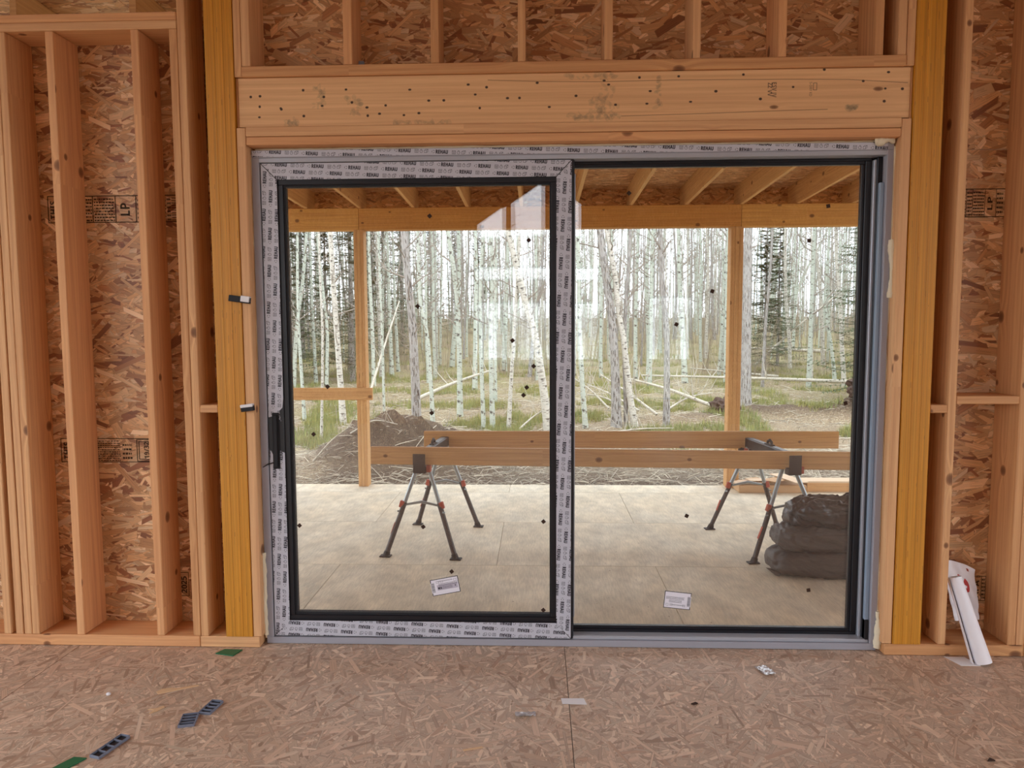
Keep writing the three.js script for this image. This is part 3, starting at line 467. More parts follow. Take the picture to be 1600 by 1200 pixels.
// ------------------------------------------------------------------ things on the room floor
M.green = std({ color: 0x1f6a45, roughness: 0.5 }); M.packer = std({ color: 0x767b8c, roughness: 0.55 }); M.chip = std({ color: 0xdcb890, roughness: 0.8 });
{
  const flatPoly = (pts, t, mat, name, label, cat, x, z, y = 0) => { const s = new THREE.Shape(pts.map((p) => new THREE.Vector2(p[0], -p[1]))), g = new THREE.ExtrudeGeometry(s, { depth: t, bevelEnabled: true, bevelSize: 0.0006, bevelThickness: 0.0006, bevelSegments: 1 }); g.rotateX(-Math.PI / 2); const m = part(name, g, mat, scene); m.position.set(x, y + 0.0008, z); return tag(m, label, cat); };
  flatPoly([[-0.06, 0.012], [-0.035, -0.035], [0.055, -0.03], [0.035, 0.035]], 0.004, M.green, 'plastic_shim', 'dark green plastic shim lying below the left post', 'shim', -1.662, 0.06);
  flatPoly([[-0.04, 0.04], [0.0, -0.035], [0.05, -0.03], [0.01, 0.05]], 0.004, M.green, 'plastic_shim', 'dark green plastic shim at the bottom left corner of the picture', 'shim', -1.868, 0.955);
  const packer = (label, x, z, turn, w, l) => {
    const o = thing('glazing_packer', label, 'packer', [x, 0, z], turn, 'grey plastic packers on the floor');
    part('tray', boxAt(-w / 2, w / 2, 0, 0.003, -l / 2, l / 2, 0.001), M.packer, o); part('rim', merge([boxAt(-w / 2, -w / 2 + 0.003, 0.003, 0.012, -l / 2, l / 2, 0.001), boxAt(w / 2 - 0.003, w / 2, 0.003, 0.012, -l / 2, l / 2, 0.001), boxAt(-w / 2 + 0.003, w / 2 - 0.003, 0.003, 0.012, -l / 2, -l / 2 + 0.003, 0.001), boxAt(-w / 2 + 0.003, w / 2 - 0.003, 0.003, 0.012, l / 2 - 0.003, l / 2, 0.001)]), M.packer, o);
    for (let i = 1; i < 4; i++) part('rib', boxAt(-w / 2 + 0.003, w / 2 - 0.003, 0.003, 0.011, -l / 2 + i * l / 4 - 0.0015, -l / 2 + i * l / 4 + 0.0015, 0.0005), M.packer, o);
    part('pocket_lining', boxAt(-w / 2 + 0.003, w / 2 - 0.003, 0.003, 0.0036, -l / 2 + 0.003, l / 2 - 0.003, 0), M.horseBlack, o);
  };
  packer('long grey ribbed plastic packer near the green shim, lower left', -1.772, 0.852, -0.25, 0.045, 0.145); packer('square grey plastic packer with pockets, middle of the three', -1.562, 0.665, 0.25, 0.062, 0.09); packer('grey plastic packer tilted beside the square one', -1.515, 0.565, -0.12, 0.052, 0.10);
  flatPoly([[-0.07, 0.025], [-0.06, 0.0], [-0.02, -0.012], [0.0, -0.006], [0.085, -0.042], [0.088, -0.034], [0.01, 0.006], [-0.055, 0.04]], 0.003, M.chip, 'wood_splinter', 'long tan splinter of wood on the left of the floor', 'splinter', -1.745, 0.418);
  flatPoly([[-0.018, 0.03], [-0.012, 0.0], [-0.04, 0.0], [-0.01, -0.008], [0.012, -0.03], [0.02, -0.02], [0.004, 0.012]], 0.003, M.chip, 'wood_splinter', 'small tan chip of wood below the long splinter', 'splinter', -1.735, 0.585);
  { const g = new THREE.IcosahedronGeometry(0.009, 1); const m = part('foam_crumb', g, M.white, scene); m.position.set(-2.01, 0.0085, 0.475); m.scale.set(1.2, 0.8, 1); tag(m, 'tiny white foam crumb on the left of the floor', 'crumb'); }
  flatPoly([[-0.052, -0.02], [0.045, -0.022], [0.055, 0.026], [-0.048, 0.022]], 0.001, M.white, 'paper_slip', 'white paper slip lying across the floor seam', 'paper', 0.008, 0.466);
  flatPoly([[-0.058, -0.045], [0.035, -0.04], [0.06, 0.045], [-0.03, 0.045]], 0.001, M.white, 'paper_slip', 'white paper slip against the plate by the rolled sheet', 'paper', 1.868, 0.052);
  const crinkle = (w, l, seed, amp) => { const g = new THREE.PlaneGeometry(w, l, 12, 12), p = g.attributes.position; for (let i = 0; i < p.count; i++) p.setZ(i, 0.004 + Math.abs(n2(p.getX(i) * 60 + seed, p.getY(i) * 60)) * amp); g.rotateX(-Math.PI / 2); g.computeVertexNormals(); return g; };
  M.foil = std({ color: 0xd8d9de, roughness: 0.25, metalness: 0.5, side: THREE.DoubleSide });
  for (const [x, z, w, l, t, label] of [[0.907, 0.176, 0.055, 0.085, 0.3, 'crinkled silver wrapper on the floor before the fixed pane'], [-0.195, 0.582, 0.085, 0.03, 0.05, 'scrap of clear crumpled plastic on the floor near the middle']]) { const m = part('crumpled_wrapper', crinkle(w, l, x * 9, 0.008), M.foil, scene); m.position.set(x, 0, z); m.rotation.y = t; tag(m, label, 'wrapper'); }
  flatPoly([[-0.014, 0.004], [0.006, -0.009], [0.014, 0.0], [-0.004, 0.01]], 0.004, M.cork, 'wood_crumb', 'dark crumb on the floor right of the seam', 'crumb', 0.517, 0.473);
  flatPoly([[-0.014, 0.008], [0.004, -0.009], [0.014, 0.006]], 0.004, M.cork, 'wood_crumb', 'dark crumb at the lower right of the floor', 'crumb', 1.513, 0.836);
  flatPoly([[-0.04, 0.01], [0.03, -0.012], [0.035, -0.006], [-0.035, 0.016]], 0.002, M.chip, 'wood_splinter', 'thin dark splinter at the bottom middle of the floor', 'splinter', -0.387, 0.819);
  // rolled white sheet with a red mark, leaning in the right stud bay
  const rl = thing('rolled_sheet', 'white plastic sheet half rolled up with a red mark, leaning by the right studs', 'sheet', [1.93, 0, 0.02]);
  const c = canvas(256, 384), x = c.getContext('2d'); x.fillStyle = 'rgb(238,234,238)'; x.fillRect(0, 0, 256, 384); x.fillStyle = 'rgb(188,44,40)'; x.save(); x.translate(150, 150); x.rotate(0.35); x.beginPath(); x.arc(6, 0, 52, -1.57, 1.57); x.fill(); x.fillRect(-46, -52, 30, 104); x.fillStyle = 'rgb(238,234,238)'; x.fillRect(-22, -8, 60, 18); x.restore(); x.fillStyle = 'rgb(150,60,40)'; x.fillRect(196, 24, 14, 18);
  const paper = std({ map: ctex(c, true, false), roughness: 0.55, side: THREE.DoubleSide });
  // roll: spiral tube leaning back
  const P0 = V(0.02, 0.004, 0.055), P1 = V(-0.062, 0.38, -0.055);
  const ax = P1.clone().sub(P0), rg = new THREE.BufferGeometry(), ps = [], uv = [], id = [], NU = 48, NV = 14; const d = ax.clone().normalize(), a = V(0, 0, 1).addScaledVector(d, -d.z).normalize(), b = d.clone().cross(a);
  for (let j = 0; j <= NV; j++) for (let i = 0; i <= NU; i++) { const t = i / NU, v = j / NV, an = t * Math.PI * 3.6, r = (0.020 + 0.022 * t) * (1.18 - 0.35 * v), p = P0.clone().addScaledVector(ax, v).addScaledVector(a, Math.cos(an) * r).addScaledVector(b, Math.sin(an) * r); ps.push(p.x, p.y, p.z); uv.push(0.02, 0.02 + v * 0.1); }
  for (let j = 0; j < NV; j++) for (let i = 0; i < NU; i++) { const q = j * (NU + 1) + i; id.push(q, q + 1, q + NU + 1, q + NU + 1, q + 1, q + NU + 2); }
  rg.setAttribute('position', new THREE.Float32BufferAttribute(ps, 3)); rg.setAttribute('uv', new THREE.Float32BufferAttribute(uv, 2)); rg.setIndex(id); rg.computeVertexNormals(); part('roll', rg, paper, rl);
  const sg = new THREE.PlaneGeometry(1, 1, 16, 20), sp = sg.attributes.position;
  for (let i = 0; i < sp.count; i++) { const u = sp.getX(i) + 0.5, v = sp.getY(i) + 0.5, x2 = -0.085 + u * 0.175 + (1 - v) * 0.05 * (1 - u), y2 = 0.15 + v * 0.285 - 0.05 * u * u * v; sp.setXYZ(i, x2, y2, -0.085 - 0.02 * Math.sin(u * 2.2) - 0.05 * v + 0.01 * n2(u * 3, v * 3)); }
  sg.computeVertexNormals(); part('loose_flap', sg, paper, rl);
}

// ------------------------------------------------------------------ ground and forest
const DD = [0, 7.5, 9.5, 14, 17, 24, 28, 34, 45, 65, 100, 140, 260], HH = [-0.6, -0.6, -0.5, -0.42, -0.37, -0.31, -0.13, 0.12, 0.82, 1.6, 2.4, 3.2, 5];
function moundAt(x, z) {
  let m = 0; for (const [mx, mz, rx, rz, mh] of [[-2.6, -7.3, 0.9, 0.9, 0.72], [-1.5, -7.4, 0.8, 0.8, 0.42], [4.9, -12.3, 1.3, 0.6, 0.28], [6.9, -11.8, 1.0, 0.7, 0.55], [3.4, -11.2, 0.9, 0.6, 0.2]]) { const q = ((x - mx) / rx) ** 2 + ((z - mz) / rz) ** 2; if (q < 6) m += mh * Math.exp(-q * 1.3) * (1 + 0.25 * n2(x * 3, z * 3)); }
  return m;
}
function groundY(x, z) {
  const d = 3.384 - z; let i = 0; if (d <= 0) return -0.6; while (i < DD.length - 2 && d > DD[i + 1]) i++;
  const h = HH[i] + (HH[i + 1] - HH[i]) * (d - DD[i]) / (DD[i + 1] - DD[i]), k = Math.min(1, Math.max(0, (d - 9) / 5));
  return h + k * (0.07 * n2(x * 0.25, z * 0.25) + 0.03 * n2(x * 1.1, z * 1.1)) + moundAt(x, z);
}
{
  const c = canvas(1024, 1024), x = c.getContext('2d'), r = rng(17); x.fillStyle = 'rgb(140,122,98)'; x.fillRect(0, 0, 1024, 1024);
  const pal = [[120, 100, 78], [156, 138, 110], [182, 166, 134], [104, 86, 66], [146, 128, 100], [204, 192, 164], [140, 132, 96], [92, 76, 60]];
  for (let i = 0; i < 26000; i++) { x.fillStyle = rgb(...pal[(r() * pal.length) | 0], 0.85 + 0.3 * r()); x.save(); x.translate(r() * 1024, r() * 1024); x.rotate(r() * 6.3); x.fillRect(-4, -1, 3 + r() * 16, 1 + r() * 3.5); x.restore(); }
  M.ground = std({ map: ctex(c), vertexColors: true, roughness: 0.95 });
  const xs = [], zs2 = []; for (let i = 0; i <= 150; i++) { const t = i / 75 - 1; xs.push(Math.sign(t) * (Math.abs(t) * 14 + Math.abs(t) ** 4 * 110)); } for (let z = 45; z > -4; z -= 4) zs2.push(z); for (let z = -4; z > -18; z -= 0.14) zs2.push(z); for (let z = -18, s = 0.2; z > -210; z -= s, s *= 1.035) zs2.push(z);
  const P = [], U = [], C = [], I = [], nx = xs.length;
  zs2.forEach((z) => xs.forEach((X) => {
    P.push(X, groundY(X, z), z); U.push(X / 2.2, z / 2.2);
    const d = 3.384 - z, g = Math.min(1, Math.max(0, (d - 13) / 12 + 0.5 * n2(X * 0.2, z * 0.2))) * (0.55 + 0.45 * n2(X * 0.6 + 5, z * 0.5)), q = Math.max(0, g);
    const dirt = Math.min(1, Math.max(0, (11.5 - d) / 2)) * (d > 8 ? 1 : 0) * (X > -3.2 ? 1 : 0.2), soil = Math.min(1, Math.max(dirt, (moundAt(X, z) - 0.06) * 5));
    const b = [0.80, 0.78, 0.76], gr = [0.72, 0.84, 0.52], dk = [0.27, 0.23, 0.21];
    for (let k = 0; k < 3; k++) C.push((b[k] * (1 - q) + gr[k] * q) * (1 - soil) + dk[k] * soil);
  }));
  for (let j = 0; j < zs2.length - 1; j++) for (let i = 0; i < nx - 1; i++) { const a = j * nx + i, b = a + nx; I.push(a, a + 1, b, b, a + 1, b + 1); }
  const g = new THREE.BufferGeometry(); g.setAttribute('position', new THREE.Float32BufferAttribute(P, 3)); g.setAttribute('uv', new THREE.Float32BufferAttribute(U, 2)); g.setAttribute('color', new THREE.Float32BufferAttribute(C, 3)); g.setIndex(I); g.computeVertexNormals();
  tag(part('ground', g, M.ground, scene), 'rising forest floor of leaf litter, soil and grass', 'ground', undefined, 'structure');
}
function barkTex(base, scars, rough, seed) {
  const w = 128, h = 512, c = canvas(w, h), x = c.getContext('2d'), r = rng(seed); x.fillStyle = rgb(...base); x.fillRect(0, 0, w, h);
  for (let i = 0; i < 900; i++) { x.globalAlpha = 0.25; x.fillStyle = rgb(...base, 0.8 + 0.36 * r()); rough ? x.fillRect(r() * w, r() * h, 2 + r() * 5, 6 + r() * 34) : x.fillRect(r() * w, r() * h, 6 + r() * 30, 2 + r() * 8); }
  for (let i = 0; i < scars; i++) { x.globalAlpha = 0.55 + 0.4 * r(); x.fillStyle = r() < 0.7 ? 'rgb(58,54,50)' : 'rgb(110,104,92)'; const X = r() * w, Y = r() * h; if (rough) x.fillRect(X, Y, 1 + r() * 3, 8 + r() * 26); else { x.fillRect(X, Y, 4 + r() * 18, 1 + r() * 3); if (r() < 0.16) { x.beginPath(); x.ellipse(X, Y, 5 + r() * 5, 3 + r() * 4, 0, 0, 7); x.fill(); x.fillRect(X - 14, Y - 4, 28, 2); } } }
  return ctex(c);
}
M.barkA = std({ map: barkTex([184, 190, 176], 100, false, 1), roughness: 0.85 }); M.barkW = std({ map: barkTex([198, 193, 180], 140, false, 2), roughness: 0.85 }); M.barkG = std({ map: barkTex([164, 160, 154], 300, true, 3), roughness: 0.95 });
M.twig = std({ color: 0x968c80, roughness: 0.9 }); M.twigGrey = std({ color: 0x988f84, roughness: 0.9 }); M.deadWood = std({ map: barkTex([188, 180, 164], 60, false, 4), roughness: 0.9 });
const BARK = { a: M.barkA, w: M.barkW, g: M.barkG };
function branchSet(trunkAt, n, h0, h1, len, r, seedR) {
  const list = [];
  for (let i = 0; i < n; i++) {
    const h = h0 + (h1 - h0) * seedR(), a = seedR() * 6.283, l = len * (0.35 + 0.65 * seedR()) * (0.6 + 0.4 * Math.sin(Math.PI * Math.min(1, h / h1))), up = 0.25 + seedR() * 0.9, p = trunkAt(h), q = [p.clone()], rr = r * (0.5 + seedR() * 0.8);
    let d = V(Math.cos(a), up, Math.sin(a)).normalize(); for (let k = 0; k < 3; k++) { q.push(q[k].clone().addScaledVector(d, l / 3)); d = d.add(V((seedR() - 0.5) * 0.7, (seedR() - 0.3) * 0.6, (seedR() - 0.5) * 0.7)).normalize(); }
    list.push(tube(q, [rr, rr * 0.75, rr * 0.5, rr * 0.2], 3, 1, 1, false));
    for (let s = 1; s < 3; s++) { const e = V(seedR() - 0.5, seedR() * 0.7, seedR() - 0.5).normalize(), f = q[s]; list.push(tube([f, f.clone().addScaledVector(e, l * 0.28), f.clone().addScaledVector(e, l * 0.5).add(V(0, l * 0.1, 0))], [rr * 0.5, rr * 0.35, rr * 0.12], 3, 1, 1, false)); }
  }
  return merge(list);
}
function treeGeo(path, r, H, seed, nb, seg = 9, bl = 0.9) {
  // path: [dx, h] pairs; the stem goes on above them to height H
  const R = rng(seed), pts = [V(0, -0.3, 0), ...path.map(([a, b]) => V(a, b, 0))], n = path.length, l = path[n - 1], p0 = path[n - 2] ?? [0, 0], s = (l[0] - p0[0]) / Math.max(0.3, l[1] - p0[1]);
  for (let h = l[1] + 1.5, X = l[0], k = s; h < H; h += 1.6) { k = k * 0.8 + (R() - 0.5) * 0.05; X += k * 1.6; pts.push(V(X, h, (R() - 0.5) * 0.15 * (h / H))); }
  const cv = new THREE.CatmullRomCurve3(pts, false, 'centripetal'), N = 22, q = [], rad = []; for (let i = 0; i <= N; i++) { const p = cv.getPoint(i / N); q.push(p); const t = Math.max(0, p.y) / H; rad.push(Math.max(0.008, r * (1 - 0.8 * t) * (1 + 0.35 * Math.exp(-Math.max(0, p.y + 0.1) * 4)) * (1 + 0.04 * n2(i, seed)))); }
  const at = (h) => { for (let i = 1; i <= N; i++) if (q[i].y >= h) { const t = (h - q[i - 1].y) / Math.max(1e-6, q[i].y - q[i - 1].y); return q[i - 1].clone().lerp(q[i], t); } return q[N].clone(); };
  return [tube(q, rad, seg, Math.max(1, Math.round(r * 12)), 0.55), branchSet(at, nb, Math.min(1.6, H * 0.25), H * 0.95, bl, Math.min(0.018, r * 0.3), R)];
}
const TREES = [
[-5.17,-11.67,0.034,"a",[[0.0,0.0],[-0.07,1.9],[-0.07,2.99],[-0.04,4.06]]],
[-7.87,-18.81,0.060,"a",[[-0.0,-0.0],[0.13,1.78],[0.38,3.38],[0.55,4.96]]],
[-7.73,-20.64,0.054,"a",[[-0.0,-0.0],[-0.04,1.75],[-0.08,3.48],[-0.08,5.2]]],
[-4.12,-9.44,0.023,"w",[[0.0,0.0],[0.07,1.95],[0.05,2.87],[0.05,3.79]]],
[-6.95,-19.23,0.051,"a",[[0.0,0.0],[0.07,1.77],[-0.03,2.99],[-0.2,5.01]]],
[-4.18,-11.13,0.059,"w",[[0.0,0.0],[-0.09,1.91],[-0.14,2.96],[-0.18,3.99]]],
[-7.68,-24.78,0.051,"g",[[0.0,0.0],[0.01,1.53],[-0.18,3.56],[-0.38,5.57]]],
[-8.79,-29.45,0.059,"a",[[0.0,-0.0],[0.03,2.49],[0.19,6.0]]],
[-5.51,-19.66,0.062,"a",[[0.0,0.0],[-0.01,1.76],[-0.06,3.41],[-0.07,5.05]]],
[-3.48,-11.86,0.027,"a",[[0.0,-0.0],[-0.01,1.89],[-0.06,4.07]]],
[-5.89,-22.52,0.070,"w",[[0.0,0.0],[-0.05,2.58],[-0.09,5.35]]],
[-5.59,-22.94,0.071,"a",[[-0.0,0.0],[-0.05,2.57],[-0.07,5.38]]],
[-5.70,-24.73,0.063,"a",[[0.0,0.0],[-0.08,2.54],[-0.13,5.54]]],
[-2.20,-8.59,0.075,"g",[[-0.0,0.0],[-0.05,1.97],[-0.12,2.83],[-0.18,3.68]]],
[-2.22,-10.55,0.038,"a",[[0.0,0.0],[-0.1,1.92],[-0.21,2.42],[-0.23,2.92],[-0.25,3.9]]],
[-4.36,-26.27,0.067,"a",[[-0.0,0.0],[-0.02,2.51],[-0.01,5.67]]],
[-4.38,-27.41,0.049,"a",[[0.0,0.0],[0.06,2.5],[0.13,5.78]]],
[-1.89,-12.46,0.057,"a",[[0.0,0.0],[-0.01,1.87],[-0.07,3.0],[-0.23,4.12]]],
[-3.70,-25.99,0.093,"a",[[0.0,0.0],[0.18,1.99],[0.33,3.56],[0.33,5.64]]],
[-2.07,-18.32,0.068,"a",[[0.0,-0.0],[0.03,1.77],[0.07,3.32],[0.06,4.85]]],
[-1.22,-10.65,0.038,"a",[[0.0,0.0],[-0.05,1.91],[-0.04,2.91],[0.02,3.91]]],
[-1.04,-10.64,0.044,"a",[[0.0,0.0],[-0.03,1.91],[0.01,2.91],[0.0,3.9]]],
[-1.19,-14.33,0.032,"a",[[0.0,0.0],[-0.0,1.83],[0.04,4.34]]],
[-1.46,-24.64,0.088,"a",[[-0.0,-0.0],[0.06,2.52],[0.2,5.49]]],
[-0.72,-10.65,0.038,"w",[[0.0,0.0],[0.04,0.77],[0.11,1.91],[0.18,2.91],[0.23,3.9]]],
[0.06,-10.58,0.075,"w",[[0.0,0.0],[-0.1,0.9],[-0.26,1.91],[-0.45,2.57],[-0.63,3.31],[-0.74,3.77]]],
[-0.43,-22.84,0.071,"g",[[0.0,0.0],[0.15,1.61],[0.41,3.47],[0.52,5.32]]],
[0.80,-10.56,0.044,"a",[[0.0,0.0],[-0.05,0.65],[-0.12,1.9],[-0.14,2.89],[-0.16,3.88]]],
[2.15,-22.39,0.058,"a",[[0.0,0.0],[-0.01,1.62],[0.0,3.45],[-0.12,5.26]]],
[1.41,-10.59,0.082,"g",[[0.0,0.0],[-0.08,1.9],[-0.22,2.9],[-0.35,3.88]]],
[1.77,-10.58,0.057,"w",[[0.0,-0.0],[-0.11,0.65],[-0.24,1.78],[-0.32,2.15],[-0.4,2.89],[-0.58,3.87]]],
[1.61,-10.65,0.038,"g",[[0.0,-0.0],[-0.03,0.89],[-0.05,1.71],[-0.02,2.52],[0.03,3.39]]],
[4.21,-24.52,0.088,"a",[[-0.0,-0.0],[-0.04,1.5],[-0.14,3.48],[-0.06,5.43]]],
[3.29,-21.59,0.067,"a",[[0.0,0.0],[-0.02,1.66],[0.01,3.43],[0.06,5.18]]],
[3.98,-30.42,0.091,"a",[[0.0,0.0],[0.02,1.21],[0.12,3.31],[0.13,5.98]]],
[2.40,-10.66,0.057,"g",[[0.0,0.0],[-0.02,1.9],[-0.1,2.64],[-0.17,3.87]]],
[4.76,-20.43,0.086,"a",[[0.0,0.0],[-0.09,1.7],[-0.22,3.39],[-0.28,5.06]]],
[8.35,-41.11,0.100,"g",[[0.0,0.0],[0.07,3.58],[-0.13,6.7]]],
[7.73,-30.29,0.076,"w",[[0.0,0.0],[0.05,2.39],[0.09,3.58],[-0.04,5.93]]],
[10.77,-41.01,0.100,"g",[[0.0,0.0],[-0.15,2.01],[-0.28,6.67]]],
[6.11,-20.42,0.064,"a",[[0.0,-0.0],[-0.02,2.12],[-0.01,5.04]]],
[4.85,-13.79,0.116,"g",[[-0.0,0.0],[-0.02,1.81],[-0.03,3.62],[-0.02,4.22]]],
[13.44,-39.94,0.098,"a",[[0.0,0.0],[0.26,1.65],[0.5,2.9],[0.73,4.3],[0.63,5.44],[0.86,6.56]]],
[9.95,-25.39,0.065,"w",[[0.0,0.0],[-0.06,1.15],[-0.22,2.62],[-0.28,3.89],[-0.32,5.46]]],
[25.73,-69.70,0.165,"a",[[0.0,0.0],[0.12,2.76],[1.24,5.75],[2.62,8.4]]],
[11.89,-27.00,0.075,"w",[[0.0,0.0],[-0.06,1.05],[-0.2,3.03],[-0.37,4.36],[-0.53,5.59]]],
[9.57,-19.42,0.062,"w",[[0.0,0.0],[-0.13,1.5],[-0.23,2.96],[-0.36,3.96],[-0.41,4.89]]],
[10.12,-21.49,0.056,"a",[[0.0,0.0],[-0.15,1.19],[-0.38,2.51],[-0.33,5.11]]]
];
const special = {
  5: 'cream birch trunk, the thickest one left of the left porch post', 13: 'thick rough grey trunk just right of the left porch post', 17: 'pale aspen in the middle of the sliding sash, curving left at the top', 25: 'thick pale trunk with black scars leaning left beside the door interlock',
  29: 'thick rough grey trunk leaning left in the left half of the fixed pane', 30: 'pale scarred trunk crossing up to the left beside the thick rough grey one', 31: 'short grey stem rising from the foot of the pale leaning trunk', 35: 'whitish flaky trunk standing in the middle of the fixed pane', 36: 'straight pale green aspen left of the right porch post',
  41: 'thick rough grey trunk directly right of the right porch post', 42: 'crooked thin trunk bent like an elbow right of the right post', 44: 'distant thin trunk leaning far to the right in the fixed pane', 46: 'cream trunk standing nearest the right edge of the fixed pane', 1: 'pale aspen leaning right at the left edge of the sliding sash', 14: 'slim aspen with a kink close to the thick grey trunk',
};
const kinds = { a: ['slim pale green aspen standing in the front rows behind the porch', 'front row slim aspens'], w: ['slender cream barked tree standing in the front rows behind the porch', 'front row cream trees'], g: ['slender grey barked tree standing in the front rows behind the porch', 'front row grey trees'] };
const bays = [['left of left porch post', -9, 557], ['between left porch post and sash edge', 557, 880], ['between sash edge and right porch post', 880, 1145], ['right of right porch post', 1145, 9999]], ords = ['first', 'second', 'third', 'fourth', 'fifth', 'sixth', 'seventh', 'eighth', 'ninth', 'tenth', 'eleventh', 'twelfth', 'thirteenth', 'fourteenth', 'fifteenth', 'sixteenth', 'seventeenth'];
const seenAt = TREES.map(([x, z], i) => [840 + 1110 * (x + 0.143) / (3.384 - z), i]).sort((a, b) => a[0] - b[0]);
for (const [where, a, b] of bays) seenAt.filter(([px]) => px >= a && px < b).forEach(([, i], k) => { special[i] ??= { a: 'pale aspen', w: 'cream barked tree', g: 'grey tree' }[TREES[i][3]] + ', ' + ords[k] + ' near trunk from left, ' + where; });
TREES.forEach(([x, z, r, k, path], i) => {
  const H = 9 + (i * 37 % 40) / 10, [tg, bgeo] = treeGeo(path, r * 1.12, H, 500 + i, 30, 12, 1.1), o = thing('aspen_tree', special[i] ?? kinds[k][0], 'tree', [x, groundY(x, z), z], 0, special[i] ? 'aspens and birches behind the porch' : kinds[k][1]);
  part('trunk', tg, BARK[k], o); part('branches', bgeo, M.twig, o);
});
const SPRUCES = [[452, 24, 0, 0.85, 'dark spruce at the left edge of the sliding sash'], [470, 34, 2, 0.9, 'dark spruce behind the aspens in the left bay'], [508, 27, 1, 1, 'small dark spruce behind the cream birch'], [548, 25, 2, 0.8, 'dark spruce close to the left porch post'], [582, 33, 0, 0.9, 'dark spruce hidden behind the left porch post'], [600, 36, 2, 1, 'distant spruce right of the left porch post'], [628, 41, 2, 1, 'distant spruce behind the thick grey trunk'], [676, 50, 0, 1.1, 'distant dark spruce in the middle of the sliding sash'], [712, 57, 2, 0.9, 'far spruce behind the middle aspens'], [748, 54, 0, 1, 'far spruce left of the mirrored window'], [1190, 27, 1, 0.88, 'sparse spruce right of the right porch post'], [1210, 30, 1, 0.85, 'small spruce behind the crooked trunk'], [1348, 19, 0, 0.85, 'spruce bough at the right edge of the fixed pane']];
